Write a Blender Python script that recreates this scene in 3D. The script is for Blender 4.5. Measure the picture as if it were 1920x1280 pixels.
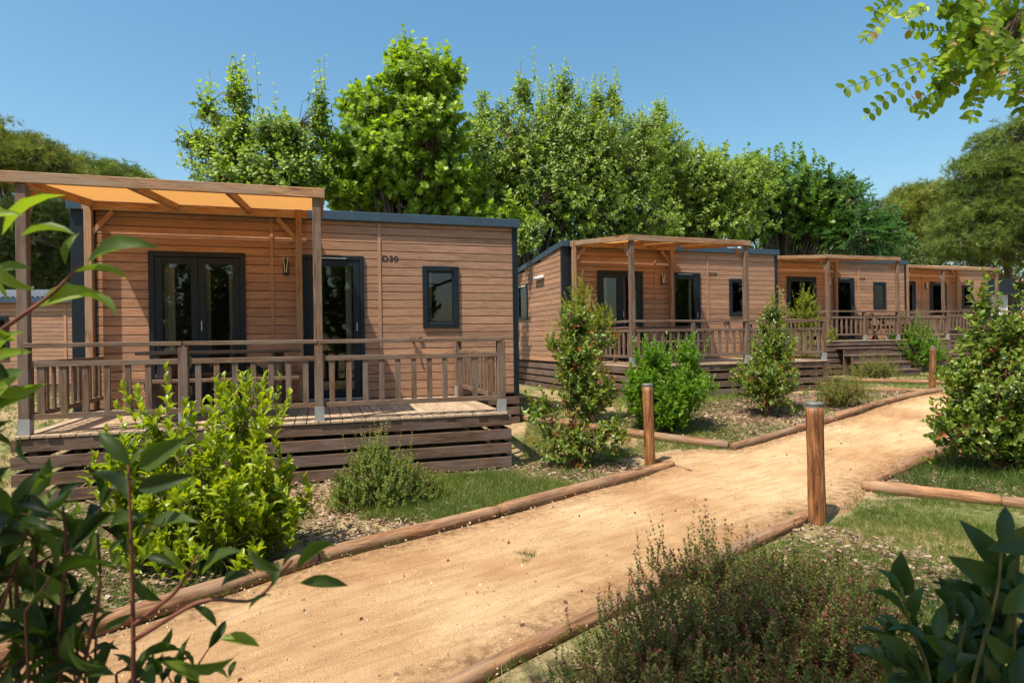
import bpy, bmesh, math, random
import numpy as np
from mathutils import Vector, Matrix
R = math.radians
rng = np.random.default_rng(7); random.seed(7)
for o in list(bpy.data.objects): bpy.data.objects.remove(o)
sc = bpy.context.scene
col = sc.collection
# ------------------------------------------------------------------ camera
FPX, PITCH, ROLL, EYE = 1167.2, R(-.133), R(-.793), 1.45
cd = bpy.data.cameras.new('camera'); cam = bpy.data.objects.new('camera', cd); col.objects.link(cam)
cd.sensor_width = 36; cd.lens = FPX/1920*36; cd.clip_start = .05; cd.clip_end = 2000
cam.matrix_world = Matrix.Translation((0, 0, EYE)) @ Matrix.Rotation(math.pi/2+PITCH, 4, 'X') @ Matrix.Rotation(ROLL, 4, 'Z')
cd.dof.use_dof = True; cd.dof.focus_distance = 8.5; cd.dof.aperture_fstop = 6
sc.camera = cam
# ------------------------------------------------------------------ sun and sky
HA = R(17.3)
tv = Vector((math.cos(HA)*.42-math.sin(HA)*.26, math.sin(HA)*.42+math.cos(HA)*.26, -1)).normalized()   # way the light travels
elev = math.asin(-tv.z); az = math.atan2(-tv.x, -tv.y)       # compass angle towards the sun from +Y to +X
w = bpy.data.worlds.new('World'); sc.world = w; w.use_nodes = True
wn = w.node_tree; bg = wn.nodes['Background']
sky = wn.nodes.new('ShaderNodeTexSky'); sky.sky_type = 'NISHITA'; sky.sun_disc = False
sky.sun_elevation = elev; sky.sun_rotation = az; sky.air_density = 1.25; sky.dust_density = 1.5; sky.ozone_density = 2.2
hs = wn.nodes.new('ShaderNodeHueSaturation'); hs.inputs['Hue'].default_value = .486; hs.inputs['Saturation'].default_value = 1.2; hs.inputs['Value'].default_value = 1.0
wn.links.new(sky.outputs[0], hs.inputs['Color']); wn.links.new(hs.outputs[0], bg.inputs['Color']); bg.inputs['Strength'].default_value = .114
sd = bpy.data.lights.new('sun', 'SUN'); sd.energy = 5; sd.angle = R(.5); sd.color = (1, .91, .77)
so = bpy.data.objects.new('sun', sd); col.objects.link(so); so.rotation_euler = tv.to_track_quat('-Z', 'Y').to_euler(); so.location = (0, 0, 30)
sc.view_settings.view_transform = 'Standard'; sc.view_settings.look = 'None'; sc.view_settings.exposure = .62; sc.view_settings.gamma = 1
sc.cycles.max_bounces = 8; sc.cycles.transparent_max_bounces = 12

# ------------------------------------------------------------------ layout helpers
def G(x, y):
    t = np.clip((np.asarray(y, float)-7.3)/4.2, 0, 1); return .33*t*t*(3-2*t)
def ray(u, v):
    a, b = u-960, v-640; c, s = math.cos(ROLL), math.sin(ROLL)
    U, V = c*a+s*b, -s*a+c*b; x, z = U/FPX, -V/FPX
    Y = math.cos(PITCH)-z*math.sin(PITCH); Z = math.sin(PITCH)+z*math.cos(PITCH)
    return np.array([x/Y, 1, Z/Y])
def W(u, v, d): r = ray(u, v)*d; return np.array([r[0], r[1], r[2]+EYE])     # photo point at depth d metres
def GP(u, v):                                                               # photo point on the ground
    r = ray(u, v); y = 5.
    for i in range(80): y = .5*y+.5*(EYE-float(G(r[0]*y, y)))/(-r[2])
    return np.array([r[0]*y, y, float(G(0, y))])
def vnoise(p, f, seed=0):
    """cheap smooth noise from sines, p (n,3)"""
    p = np.atleast_2d(p)*f; g = np.random.default_rng(seed+11); out = 0
    for i in range(5):
        k = g.normal(size=3); ph = g.uniform(0, 6.28); out = out+np.sin(p@k+ph)
    return out/5

# ------------------------------------------------------------------ materials
def mat(name):
    m = bpy.data.materials.new(name); m.use_nodes = True; nt = m.node_tree; b = nt.nodes['Principled BSDF']; return m, nt, b
def N(nt, t, **k):
    n = nt.nodes.new(t)
    for a, v in k.items():
        if a in n.inputs: n.inputs[a].default_value = v
        else: setattr(n, a, v)
    return n
def ramp(nt, fac, stops):
    r = nt.nodes.new('ShaderNodeValToRGB'); e = r.color_ramp.elements
    while len(e) < len(stops): e.new(.5)
    for i, (p, c) in enumerate(stops): e[i].position = p; e[i].color = (*c, 1)
    nt.links.new(fac, r.inputs['Fac']); return r.outputs['Color']
def mixc(nt, f, a, b, mode='MIX'):
    m = nt.nodes.new('ShaderNodeMix'); m.data_type = 'RGBA'; m.blend_type = mode
    for i, v in ((0, f), (6, a), (7, b)):
        if hasattr(v, 'links') or isinstance(v, bpy.types.NodeSocket): nt.links.new(v, m.inputs[i])
        else: m.inputs[i].default_value = v if i == 0 else (*v, 1)
    return m.outputs[2]
def noise(nt, vec, scale, detail=4, rough=.55, dist=0):
    n = N(nt, 'ShaderNodeTexNoise', Scale=scale, Detail=detail, Roughness=rough, Distortion=dist)
    if vec is not None: nt.links.new(vec, n.inputs['Vector'])
    return n.outputs['Fac']
def mapping(nt, vec, sc_):
    m = nt.nodes.new('ShaderNodeMapping'); m.inputs['Scale'].default_value = sc_; nt.links.new(vec, m.inputs['Vector']); return m.outputs[0]
def bump(nt, b, h, strength=.3, dist=.01):
    n = N(nt, 'ShaderNodeBump', Strength=strength, Distance=dist); nt.links.new(h, n.inputs['Height']); nt.links.new(n.outputs[0], b.inputs['Normal'])

def wood(name, dark, mid, light, rough=.6, grain=1., weather=None, knots=True, spec=.3, cracks=0):
    m, nt, b = mat(name)
    g = N(nt, 'ShaderNodeAttribute', attribute_name='gc').outputs['Vector']
    base = noise(nt, mapping(nt, g, (1.2, 14, 14)), 3.0*grain, 5, .6, .8)
    fine = noise(nt, mapping(nt, g, (3, 60, 60)), 4*grain, 3, .6, .3)
    c = ramp(nt, base, [(.36, dark), (.5, mid), (.65, light)])
    c = mixc(nt, .55, c, ramp(nt, fine, [(.35, (.45, .42, .4)), (.6, (1, 1, 1))]), 'MULTIPLY')
    tint = noise(nt, mapping(nt, g, (.25, .9, .9)), 1.3, 2)
    c = mixc(nt, .8, c, ramp(nt, tint, [(.3, (.66, .66, .68)), (.7, (1.18, 1.12, 1.05))]), 'MULTIPLY')
    if knots:
        v = N(nt, 'ShaderNodeTexVoronoi', Scale=1.6); nt.links.new(mapping(nt, g, (1, 5, 5)), v.inputs['Vector'])
        c = mixc(nt, ramp(nt, v.outputs['Distance'], [(.05, (1, 1, 1)), (.16, (0, 0, 0))]), c, tuple(x*.35 for x in dark))
    if weather:
        wz = noise(nt, mapping(nt, g, (.8, 3, 3)), 2.2, 4)
        c = mixc(nt, ramp(nt, wz, [(.42, (0, 0, 0)), (.66, (.75, .75, .75))]), c, weather)
    if cracks:
        cr = noise(nt, mapping(nt, g, (.9, 16, 16)), 2.6, 2, .4, .2)
        c = mixc(nt, ramp(nt, cr, [(.490, (0, 0, 0)), (.5, (cracks,)*3), (.512, (0, 0, 0))]), c, tuple(x*.2 for x in dark))
    nt.links.new(c, b.inputs['Base Color']); b.inputs['Roughness'].default_value = rough; b.inputs['Specular IOR Level'].default_value = spec
    bump(nt, b, fine, .35, .003)
    return m
def plain(name, c, rough=.5, metal=0, spec=.5, var=.0):
    m, nt, b = mat(name); b.inputs['Roughness'].default_value = rough; b.inputs['Metallic'].default_value = metal
    b.inputs['Specular IOR Level'].default_value = spec
    tc = N(nt, 'ShaderNodeTexCoord').outputs['Object']
    n = noise(nt, tc, 9, 5)
    cc = ramp(nt, n, [(.3, tuple(x*(1-var) for x in c)), (.7, tuple(x*(1+var) for x in c))])
    nt.links.new(cc, b.inputs['Base Color']); return m
def leafmat(name, cols, trans=.35, tcol=None, rough=.42, spec=.35, pale=None):
    m, nt, b = mat(name)
    a = N(nt, 'ShaderNodeAttribute', attribute_name='rnd').outputs['Fac']
    k = len(cols); c = ramp(nt, a, [(i/(k-1), cc) for i, cc in enumerate(cols)])
    tc = N(nt, 'ShaderNodeTexCoord').outputs['Object']
    c = mixc(nt, .5, c, ramp(nt, noise(nt, tc, 1.1, 2), [(.35, (.72, .78, .8)), (.65, (1.15, 1.12, .95))]), 'MULTIPLY')
    nt.links.new(c, b.inputs['Base Color']); b.inputs['Roughness'].default_value = rough; b.inputs['Specular IOR Level'].default_value = spec
    t = N(nt, 'ShaderNodeBsdfTranslucent')
    nt.links.new(mixc(nt, 1, c, tcol or (2.2, 2.0, .7), 'MULTIPLY'), t.inputs['Color'])
    mx = N(nt, 'ShaderNodeMixShader'); mx.inputs[0].default_value = trans
    nt.links.new(b.outputs[0], mx.inputs[1]); nt.links.new(t.outputs[0], mx.inputs[2])
    nt.links.new(mx.outputs[0], nt.nodes['Material Output'].inputs['Surface'])
    return m
M = {}
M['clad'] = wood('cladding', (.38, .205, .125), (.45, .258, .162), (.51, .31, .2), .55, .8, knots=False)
M['clad2'] = M['clad']
M['timber'] = wood('terrace_timber', (.1, .06, .038), (.18, .11, .07), (.27, .17, .11), .75, 1, weather=(.2, .155, .125))
M['pergola'] = wood('pergola_timber', (.24, .115, .05), (.38, .2, .095), (.5, .29, .16), .7, 1, weather=(.33, .25, .18))
M['deck'] = wood('deck_boards', (.33, .24, .155), (.45, .34, .23), (.54, .43, .3), .75, 1)
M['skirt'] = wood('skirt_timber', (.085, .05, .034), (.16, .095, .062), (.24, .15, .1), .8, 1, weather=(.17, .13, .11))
M['log'] = wood('log_wood', (.14, .065, .032), (.3, .15, .07), (.44, .25, .13), .8, .8, weather=(.26, .18, .12), cracks=.85)
M['boll'] = wood('bollard_wood', (.12, .04, .014), (.30, .125, .045), (.48, .24, .095), .55, .7, spec=.4, cracks=.8)
M['navy'] = plain('dark_trim', (.008, .014, .02), .42, 0, .35, .15)
M['fascia'] = plain('slate_blue_fascia', (.035, .065, .095), .4, 0, .5, .12)
M['bracket'] = plain('galvanised_bracket', (.36, .37, .37), .5, .4, .5, .12)
M['white'] = plain('white_plastic', (.7, .7, .68), .4, 0, .5, .05)
M['room'] = plain('room_lining', (.17, .13, .1), .9, 0, .2, .1)
M['curtain'] = plain('curtain_cloth', (.6, .53, .44), .9, 0, .1, .08)
M['black'] = plain('black_lettering', (.012, .012, .014), .5)
M['steel'] = plain('brushed_steel', (.55, .5, .45), .3, .9, .5, .05)
M['bark'] = wood('bark', (.05, .035, .025), (.11, .08, .055), (.2, .15, .11), .9, 1, knots=False)
M['redstem'] = wood('red_stem', (.07, .02, .015), (.16, .055, .035), (.25, .1, .06), .6, 2, knots=False)
M['greenstem'] = wood('green_stem', (.05, .05, .015), (.11, .1, .03), (.2, .18, .06), .6, 2, knots=False)
# canopy cloth
m, nt, b = mat('canopy_cloth'); M['canopy'] = m
tc = N(nt, 'ShaderNodeTexCoord').outputs['Object']
c = ramp(nt, noise(nt, mapping(nt, tc, (2, 60, 1)), 5, 4), [(.35, (.68, .31, .085)), (.65, (.78, .4, .12))])
nt.links.new(c, b.inputs['Base Color']); b.inputs['Roughness'].default_value = .9
t = N(nt, 'ShaderNodeBsdfTranslucent'); nt.links.new(c, t.inputs['Color'])
mx = N(nt, 'ShaderNodeMixShader'); mx.inputs[0].default_value = .4
nt.links.new(b.outputs[0], mx.inputs[1]); nt.links.new(t.outputs[0], mx.inputs[2]); nt.links.new(mx.outputs[0], nt.nodes['Material Output'].inputs['Surface'])
# glass
m, nt, b = mat('window_glass'); M['glass'] = m
tr = N(nt, 'ShaderNodeBsdfTransparent'); tr.inputs['Color'].default_value = (.8, .83, .82, 1)
gl = N(nt, 'ShaderNodeBsdfGlossy'); gl.inputs['Roughness'].default_value = .015
fr = N(nt, 'ShaderNodeFresnel'); fr.inputs['IOR'].default_value = 1.6
mx = N(nt, 'ShaderNodeMixShader'); nt.links.new(fr.outputs[0], mx.inputs[0]); nt.links.new(tr.outputs[0], mx.inputs[1]); nt.links.new(gl.outputs[0], mx.inputs[2])
nt.links.new(mx.outputs[0], nt.nodes['Material Output'].inputs['Surface'])
# ground: dry grass, soil and leaf litter
m, nt, b = mat('ground_soil'); M['ground'] = m
P = N(nt, 'ShaderNodeNewGeometry').outputs['Position']
n1 = noise(nt, P, .9, 5, .6); n2 = noise(nt, P, 9, 5, .7); n3 = noise(nt, P, 70, 4, .7)
soil = ramp(nt, n2, [(.3, (.23, .15, .085)), (.5, (.4, .28, .16)), (.7, (.52, .39, .24))])
grs = ramp(nt, n2, [(.3, (.06, .09, .02)), (.55, (.13, .16, .045)), (.75, (.28, .25, .1))])
c = mixc(nt, ramp(nt, n1, [(.42, (0, 0, 0)), (.6, (.9, .9, .9))]), soil, grs)
c = mixc(nt, .6, c, ramp(nt, n3, [(.3, (.45, .42, .4)), (.6, (1.1, 1.1, 1.1))]), 'MULTIPLY')
nt.links.new(c, b.inputs['Base Color']); b.inputs['Roughness'].default_value = .95; b.inputs['Specular IOR Level'].default_value = .1
bump(nt, b, n3, .8, .02)
# sandy path
m, nt, b = mat('sandy_path'); M['path'] = m
P = N(nt, 'ShaderNodeNewGeometry').outputs['Position']
rot = nt.nodes.new('ShaderNodeMapping'); rot.inputs['Rotation'].default_value = (0, 0, R(-38)); nt.links.new(P, rot.inputs['Vector'])
n1 = noise(nt, P, .55, 4, .6); n2 = noise(nt, mapping(nt, rot.outputs[0], (1, 5, 1)), 2.4, 6, .65, .4); n3 = noise(nt, P, 110, 3, .8); n4 = noise(nt, P, 16, 4, .7)
c = ramp(nt, n1, [(.32, (.43, .235, .115)), (.46, (.6, .38, .2)), (.62, (.73, .52, .3))])
c = mixc(nt, .5, c, ramp(nt, n2, [(.35, (.6, .5, .42)), (.58, (1.05, 1.03, 1))]), 'MULTIPLY')
c = mixc(nt, .5, c, ramp(nt, n3, [(.34, (.42, .36, .3)), (.52, (1.1, 1.1, 1.1))]), 'MULTIPLY')
e = N(nt, 'ShaderNodeAttribute', attribute_name='rnd').outputs['Fac']
a0_ = N(nt, 'ShaderNodeMath', operation='ADD'); nt.links.new(e, a0_.inputs[0]); nt.links.new(n4, a0_.inputs[1]); ad = N(nt, 'ShaderNodeMath', operation='MULTIPLY'); nt.links.new(a0_.outputs[0], ad.inputs[0]); ad.inputs[1].default_value = .5
litter = ramp(nt, n4, [(.35, (.2, .11, .055)), (.6, (.45, .26, .13))])
c = mixc(nt, ramp(nt, ad.outputs[0], [(.34, (.85, .85, .85)), (.58, (0, 0, 0))]), c, litter)
nt.links.new(c, b.inputs['Base Color']); b.inputs['Roughness'].default_value = .95; b.inputs['Specular IOR Level'].default_value = .1
hm = N(nt, 'ShaderNodeMath', operation='ADD'); nt.links.new(n2, hm.inputs[0]); nt.links.new(n3, hm.inputs[1])
bump(nt, b, hm.outputs[0], .8, .03)
# wood chips: one random colour each
def rndmat(name, stops, rough=.9):
    m, nt, b = mat(name); a = N(nt, 'ShaderNodeAttribute', attribute_name='rnd').outputs['Fac']
    nt.links.new(ramp(nt, a, stops), b.inputs['Base Color']); b.inputs['Roughness'].default_value = rough; b.inputs['Specular IOR Level'].default_value = .15; return m
M['chips'] = rndmat('wood_chips', [(0, (.06, .035, .025)), (.35, (.17, .1, .065)), (.7, (.3, .2, .135)), (1, (.44, .34, .26))])
M['grass'] = leafmat('grass_blades', [(.04, .08, .012), (.09, .15, .025), (.17, .21, .045), (.36, .32, .12)], .35, (1.4, 1.4, .5))
M['laurel_y'] = leafmat('yellow_green_leaves', [(.09, .15, .012), (.18, .26, .014), (.27, .35, .018), (.38, .43, .03)], .4, (1.8, 1.7, .4), .33, .5)
M['laurel_g'] = leafmat('bright_green_leaves', [(.06, .13, .014), (.12, .24, .02), (.2, .34, .028)], .38, (1.8, 1.9, .5), .35, .4)
M['photinia'] = leafmat('photinia_leaves', [(.045, .085, .018), (.09, .15, .026), (.15, .22, .035), (.2, .27, .04), (.33, .13, .05)], .3, (1.8, 1.8, .6), .34, .45)
M['smallyel'] = leafmat('golden_small_leaves', [(.1, .14, .012), (.22, .27, .018), (.38, .4, .03)], .35, (1.6, 1.5, .4), .45)
M['abelia'] = leafmat('abelia_leaves', [(.07, .11, .02), (.13, .19, .03), (.2, .27, .04), (.26, .14, .07)], .3, (1.6, 1.6, .6), .5)
M['abelia_red'] = leafmat('dark_abelia_leaves', [(.05, .08, .016), (.1, .14, .025), (.16, .21, .035), (.2, .12, .05), (.2, .07, .05)], .3, (1.5, 1.5, .6), .5)
M['mulberry'] = leafmat('mulberry_leaves', [(.085, .14, .025), (.16, .24, .04), (.25, .34, .065), (.36, .44, .1)], .4, (1.7, 1.8, .5), .4, .45)
M['plane'] = leafmat('plane_leaves', [(.06, .12, .016), (.13, .23, .022), (.25, .37, .035), (.36, .47, .05)], .38, (1.8, 1.8, .4), .45, .35)
M['planedark'] = leafmat('dark_plane_leaves', [(.05, .11, .018), (.1, .19, .026), (.17, .28, .036)], .33, (1.7, 1.8, .5), .45, .35)
M['ailanthus'] = leafmat('feathery_leaves', [(.05, .13, .04), (.09, .2, .055), (.14, .27, .07)], .35, (1.6, 1.8, .7), .5)
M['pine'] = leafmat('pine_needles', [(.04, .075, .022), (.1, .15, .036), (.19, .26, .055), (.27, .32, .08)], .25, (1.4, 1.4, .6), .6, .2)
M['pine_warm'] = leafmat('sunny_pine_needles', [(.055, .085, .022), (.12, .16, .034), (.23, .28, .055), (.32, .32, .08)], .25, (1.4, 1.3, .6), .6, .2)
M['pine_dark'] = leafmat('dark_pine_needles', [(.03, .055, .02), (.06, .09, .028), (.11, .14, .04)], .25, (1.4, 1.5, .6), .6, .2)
M['darkleaf'] = leafmat('dark_hedge_leaves', [(.04, .08, .02), (.07, .12, .028), (.12, .18, .04)], .3, (1.5, 1.6, .6), .5)
M['robinia'] = leafmat('robinia_leaves', [(.1, .16, .015), (.2, .31, .022), (.32, .45, .03), (.42, .26, .07)], .45, (1.7, 1.8, .5), .45)
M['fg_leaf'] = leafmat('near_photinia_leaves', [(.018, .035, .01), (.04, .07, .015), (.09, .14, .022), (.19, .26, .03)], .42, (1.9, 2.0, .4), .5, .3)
M['fg_laurel'] = leafmat('near_laurel_leaves', [(.018, .04, .012), (.035, .075, .018), (.06, .11, .024)], .25, (1.7, 2.0, .5), .42, .35)

# ------------------------------------------------------------------ mesh building
def link(o, parent=None):
    col.objects.link(o)
    if parent is not None: o.parent = parent
    return o
def raw(name, V, F, material, parent=None, smooth=False, rnd=None, gc=None):
    """V (n,3); F list of (k,m) int arrays (faces of m corners each)"""
    me = bpy.data.meshes.new(name); V = np.asarray(V, np.float32)
    F = [f for f in F if len(f)]
    loops = np.concatenate([f.ravel() for f in F]).astype(np.int32)
    tot = np.concatenate([np.full(len(f), f.shape[1], np.int32) for f in F]); st = np.concatenate([[0], np.cumsum(tot)[:-1]]).astype(np.int32)
    me.vertices.add(len(V)); me.vertices.foreach_set('co', V.ravel())
    me.loops.add(len(loops)); me.loops.foreach_set('vertex_index', loops)
    me.polygons.add(len(tot)); me.polygons.foreach_set('loop_start', st); me.polygons.foreach_set('loop_total', tot)
    me.polygons.foreach_set('use_smooth', np.full(len(tot), bool(smooth)))
    me.update(calc_edges=True); me.validate(verbose=False)
    if rnd is not None: a = me.attributes.new('rnd', 'FLOAT', 'POINT'); a.data.foreach_set('value', np.asarray(rnd, np.float32))
    if gc is not None: a = me.attributes.new('gc', 'FLOAT_VECTOR', 'POINT'); a.data.foreach_set('vector', np.asarray(gc, np.float32).ravel())
    me.materials.append(material)
    return link(bpy.data.objects.new(name, me), parent)
class MB:
    """collects boxes, quads, prisms and tubes; gc = wood-grain coordinate with x along the piece"""
    def __init__(s): s.v = []; s.q = []; s.t = []; s.g = []; s.n = 0
    def add(s, V, Q, Gc, T=()):
        V = np.asarray(V, float); s.v.append(V); s.g.append(np.asarray(Gc, float))
        if len(Q): s.q.append(np.asarray(Q)+s.n)
        if len(T): s.t.append(np.asarray(T)+s.n)
        s.n += len(V)
    def box(s, a, b, axis=None):
        a = np.array(a, float); b = np.array(b, float); lo, hi = np.minimum(a, b), np.maximum(a, b); d = hi-lo
        if axis is None: axis = int(np.argmax(d))
        V = np.array([[(lo, hi)[i][0], (lo, hi)[j][1], (lo, hi)[k][2]] for i in (0, 1) for j in (0, 1) for k in (0, 1)])
        Q = [[0, 1, 3, 2], [4, 6, 7, 5], [0, 4, 5, 1], [2, 3, 7, 6], [0, 2, 6, 4], [1, 5, 7, 3]]
        L = V-lo; o = [axis, (axis+1) % 3, (axis+2) % 3]; s.add(V, Q, L[:, o]+rng.uniform(0, 40, 3))
    def beam(s, p, q, w, h, up=(0, 0, 1)):
        """box from p to q, w wide, h high"""
        p, q = np.array(p, float), np.array(q, float); d = q-p; L = np.linalg.norm(d); d /= L
        sd_ = np.cross(d, up); sd_ /= np.linalg.norm(sd_); u = np.cross(sd_, d)
        V, g = [], []
        for i in (0, 1):
            for j in (-.5, .5):
                for k in (-.5, .5): V.append(p+d*L*i+sd_*w*j+u*h*k); g.append((L*i, w*j, h*k))
        s.add(V, [[0, 1, 3, 2], [4, 6, 7, 5], [0, 4, 5, 1], [2, 3, 7, 6], [0, 2, 6, 4], [1, 5, 7, 3]], np.array(g)+rng.uniform(0, 40, 3))
    def tube(s, pts, rad, n=8, cap=True, wob=0):
        pts = np.asarray(pts, float); rad = np.broadcast_to(np.asarray(rad, float), (len(pts),)); off = rng.uniform(0, 40, 3)
        T = np.gradient(pts, axis=0); T /= np.linalg.norm(T, axis=1)[:, None]+1e-9
        ref = np.array([0, 0, 1.]) if abs(T[0][2]) < .9 else np.array([1., 0, 0])
        a = np.cross(T, ref); a /= np.linalg.norm(a, axis=1)[:, None]+1e-9; b_ = np.cross(T, a)
        th = np.arange(n)*2*np.pi/n; dist = np.concatenate([[0], np.cumsum(np.linalg.norm(np.diff(pts, axis=0), axis=1))])
        rr = rad[:, None]*(1+wob*rng.normal(size=(1, n))*.6+wob*rng.normal(size=(len(pts), n))*.5+wob*1.6*vnoise(pts, 5, 3)[:, None])
        V = pts[:, None]+rr[..., None]*(a[:, None]*np.cos(th)[None, :, None]+b_[:, None]*np.sin(th)[None, :, None])
        g = np.stack([np.repeat(dist[:, None], n, 1), rad[:, None]*np.cos(th), rad[:, None]*np.sin(th)], -1)+off
        k = len(pts); Q = []
        i = np.arange(k-1)[:, None]*n; j = np.arange(n)[None]; jn = (j+1) % n
        Q = np.stack([i+j, i+jn, i+n+jn, i+n+j], -1).reshape(-1, 4)
        V = V.reshape(-1, 3); g = g.reshape(-1, 3); Tt = []
        if cap:
            V = np.vstack([V, pts[0], pts[-1]]); g = np.vstack([g, off, off+[dist[-1], 0, 0]]); c0, c1 = k*n, k*n+1
            Tt = [[c0, (j_+1) % n, j_] for j_ in range(n)]+[[c1, (k-1)*n+j_, (k-1)*n+(j_+1) % n] for j_ in range(n)]
        s.add(V, Q, g, Tt)
    def build(s, name, m, parent=None, smooth=False, bevel=0):
        F = []
        if s.q: F.append(np.concatenate(s.q))
        if s.t: F.append(np.concatenate(s.t))
        o = raw(name, np.concatenate(s.v), F, m, parent, smooth, gc=np.concatenate(s.g))
        if bevel: bv = o.modifiers.new('bevel', 'BEVEL'); bv.width = bevel; bv.segments = 1; bv.limit_method = 'ANGLE'
        return o
def tag(o, label=None, cat=None, group=None, kind=None):
    if label: o['label'] = label
    if cat: o['category'] = cat
    if group: o['group'] = group
    if kind: o['kind'] = kind
    return o
def empty(name, loc, rz=0, label=None, cat=None, group=None):
    o = bpy.data.objects.new(name, None); col.objects.link(o); o.location = Vector([float(x) for x in loc]); o.rotation_euler = (0, 0, rz); o.empty_display_size = .2
    return tag(o, label, cat, group)

# ------------------------------------------------------------------ ground and path
def axis_pts(lo, hi, fine_lo, fine_hi, fine, coarse):
    a = list(np.arange(fine_lo, fine_hi, fine)); x = fine_hi; s = fine
    while x < hi: a.append(x); s = min(s*1.25, coarse); x += s
    a.append(hi); x = fine_lo; s = fine
    while x > lo: s = min(s*1.25, coarse); x -= s; a.append(max(x, lo))
    return np.array(sorted(set(np.round(a, 4))))
gx = axis_pts(-500, 500, -8, 14, .16, 60); gy = axis_pts(-400, 900, .5, 16, .16, 60)
X, Y = np.meshgrid(gx, gy); pp = np.stack([X.ravel(), Y.ravel(), 0*X.ravel()], 1)
Z = G(pp[:, 0], pp[:, 1])-.02+.018*vnoise(pp, 2.2, 1)+.01*vnoise(pp, 7, 2)
V = np.stack([pp[:, 0], pp[:, 1], Z], 1); nx_, ny_ = len(gx), len(gy)
i, j = np.meshgrid(np.arange(ny_-1), np.arange(nx_-1), indexing='ij'); a = i*nx_+j
tag(raw('ground', V, [np.stack([a, a+1, a+nx_+1, a+nx_], -1).reshape(-1, 4)], M['ground'], smooth=True), kind='structure')

def resample(pts, n):
    pts = np.array(pts, float); d = np.concatenate([[0], np.cumsum(np.linalg.norm(np.diff(pts, axis=0), axis=1))])
    t = np.linspace(0, d[-1], n); return np.stack([np.interp(t, d, pts[:, k]) for k in range(2)], 1)
LE = [(-5.6, -.6), (-3.3, 1.75), (-2.12, 3.1), (-1.34, 4.1), (-.14, 5.15), (1.3, 6.5), (1.8, 7.15), (1.55, 7.6), (2.2, 8.0), (2.75, 7.9), (4.11, 8.9), (5.38, 9.8), (8.2, 12.0), (11.5, 14.6), (18, 19)]
RE = [(-2.4, -.6), (-1.2, 1.3), (-.2, 2.6), (.45, 3.22), (1.1, 3.85), (1.74, 4.46), (2.38, 4.95), (2.75, 5.1), (3.2, 5.6), (3.4, 5.95), (4.4, 6.85), (5.55, 7.82), (8.6, 10.3), (12.6, 13.0), (19.5, 17.4)]
le, re_ = [], []
for k in range(len(LE)-1):
    n = max(3, int(np.linalg.norm(np.subtract(LE[k+1], LE[k]))/.09))
    le.append(resample([LE[k], LE[k+1]], n)[:-1]); re_.append(resample([RE[k], RE[k+1]], n)[:-1])
le = np.concatenate(le); re_ = np.concatenate(re_); tt = np.linspace(0, 1, 40)
XY = le[:, None]*(1-tt[None, :, None])+re_[:, None]*tt[None, :, None]; XY = XY.reshape(-1, 2)
e = np.tile(np.minimum(tt, 1-tt)*2.2, len(le)); e = np.clip(e*1.6, 0, 1)
p3 = np.c_[XY, 0*XY[:, 0]]
# shallow wheel ruts along the path, and a rough crumbly surface
Z = G(XY[:, 0], XY[:, 1])+.018+.012*vnoise(p3, 3, 5)+.004*vnoise(p3, 17, 6)+.003*vnoise(p3, 45, 8)-.07*(1-np.clip(e*7, 0, 1))
n_, m_ = len(le), 40; i, j = np.meshgrid(np.arange(n_-1), np.arange(m_-1), indexing='ij'); a = i*m_+j
tag(raw('path', np.c_[XY, Z], [np.stack([a, a+1, a+m_+1, a+m_], -1).reshape(-1, 4)], M['path'], smooth=True, rnd=e), kind='structure')
def in_path(x, y):
    """inside the sandy path: nearest centre sample test"""
    c = (le+re_)/2; h = np.linalg.norm(le-re_, axis=1)/2
    P_ = np.stack([x, y], 1); out = np.zeros(len(x), bool); m2 = np.full(len(x), 9e9); idx = np.zeros(len(x), int)
    for s in range(0, len(c), 3):
        d = ((P_-c[s])**2).sum(1); k = d < m2; m2[k] = d[k]; idx[k] = s
    return np.sqrt(m2)-h[idx]          # negative inside

# ------------------------------------------------------------------ cabins
PITCHB = .118
def subtract(rects, o):
    out = []
    for (a, b, c, d) in rects:
        if o[1] <= a or o[0] >= b or o[3] <= c or o[2] >= d: out.append((a, b, c, d)); continue
        if o[0] > a: out.append((a, o[0], c, d))
        if o[1] < b: out.append((o[1], b, c, d))
        a2, b2 = max(a, o[0]), min(b, o[1])
        if o[2] > c: out.append((a2, b2, c, o[2]))
        if o[3] < d: out.append((a2, b2, o[3], d))
    return out
def boards(mb, org, u, out, u0, u1, z0, z1, holes=(), top=None, pitch=PITCHB):
    """horizontal cladding: shallow grooved boards on the plane through org; u along, out outwards"""
    org, u, out = map(lambda v: np.array(v, float), (org, u, out)); k = 0; z = z0
    while z < z1-.01:
        zt = min(z+pitch, z1); b = u1
        if top is not None: b = min(u1, top(zt))
        rects = [(u0, b, z, zt)] if b > u0 else []
        for h in holes: rects = sum([subtract([r], h) for r in rects], [])
        off = rng.uniform(0, 40, 3)
        for (a_, b_, c_, d_) in rects:
            prof = [(c_, -.02), (c_+.012, -.02), (c_+.0125, -.001), (c_+.016, 0), (d_-.003, 0), (d_, -.003)] if abs(c_-z) < 1e-6 else [(c_, 0), (d_-.001, 0), (d_, 0)]
            V, g = [], []
            for (zz, yy) in prof:
                for uu in (a_, b_): V.append(org+u*uu+out*yy+np.array([0, 0, zz])); g.append((uu, zz-z, 0))
            Q = [[2*i_, 2*i_+1, 2*i_+3, 2*i_+2] for i_ in range(len(prof)-1)]
            if np.dot(np.cross(u, (0, 0, 1)), out) < 0: Q = [q[::-1] for q in Q]
            mb.add(V, Q, np.array(g)+off)
        z += pitch
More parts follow.
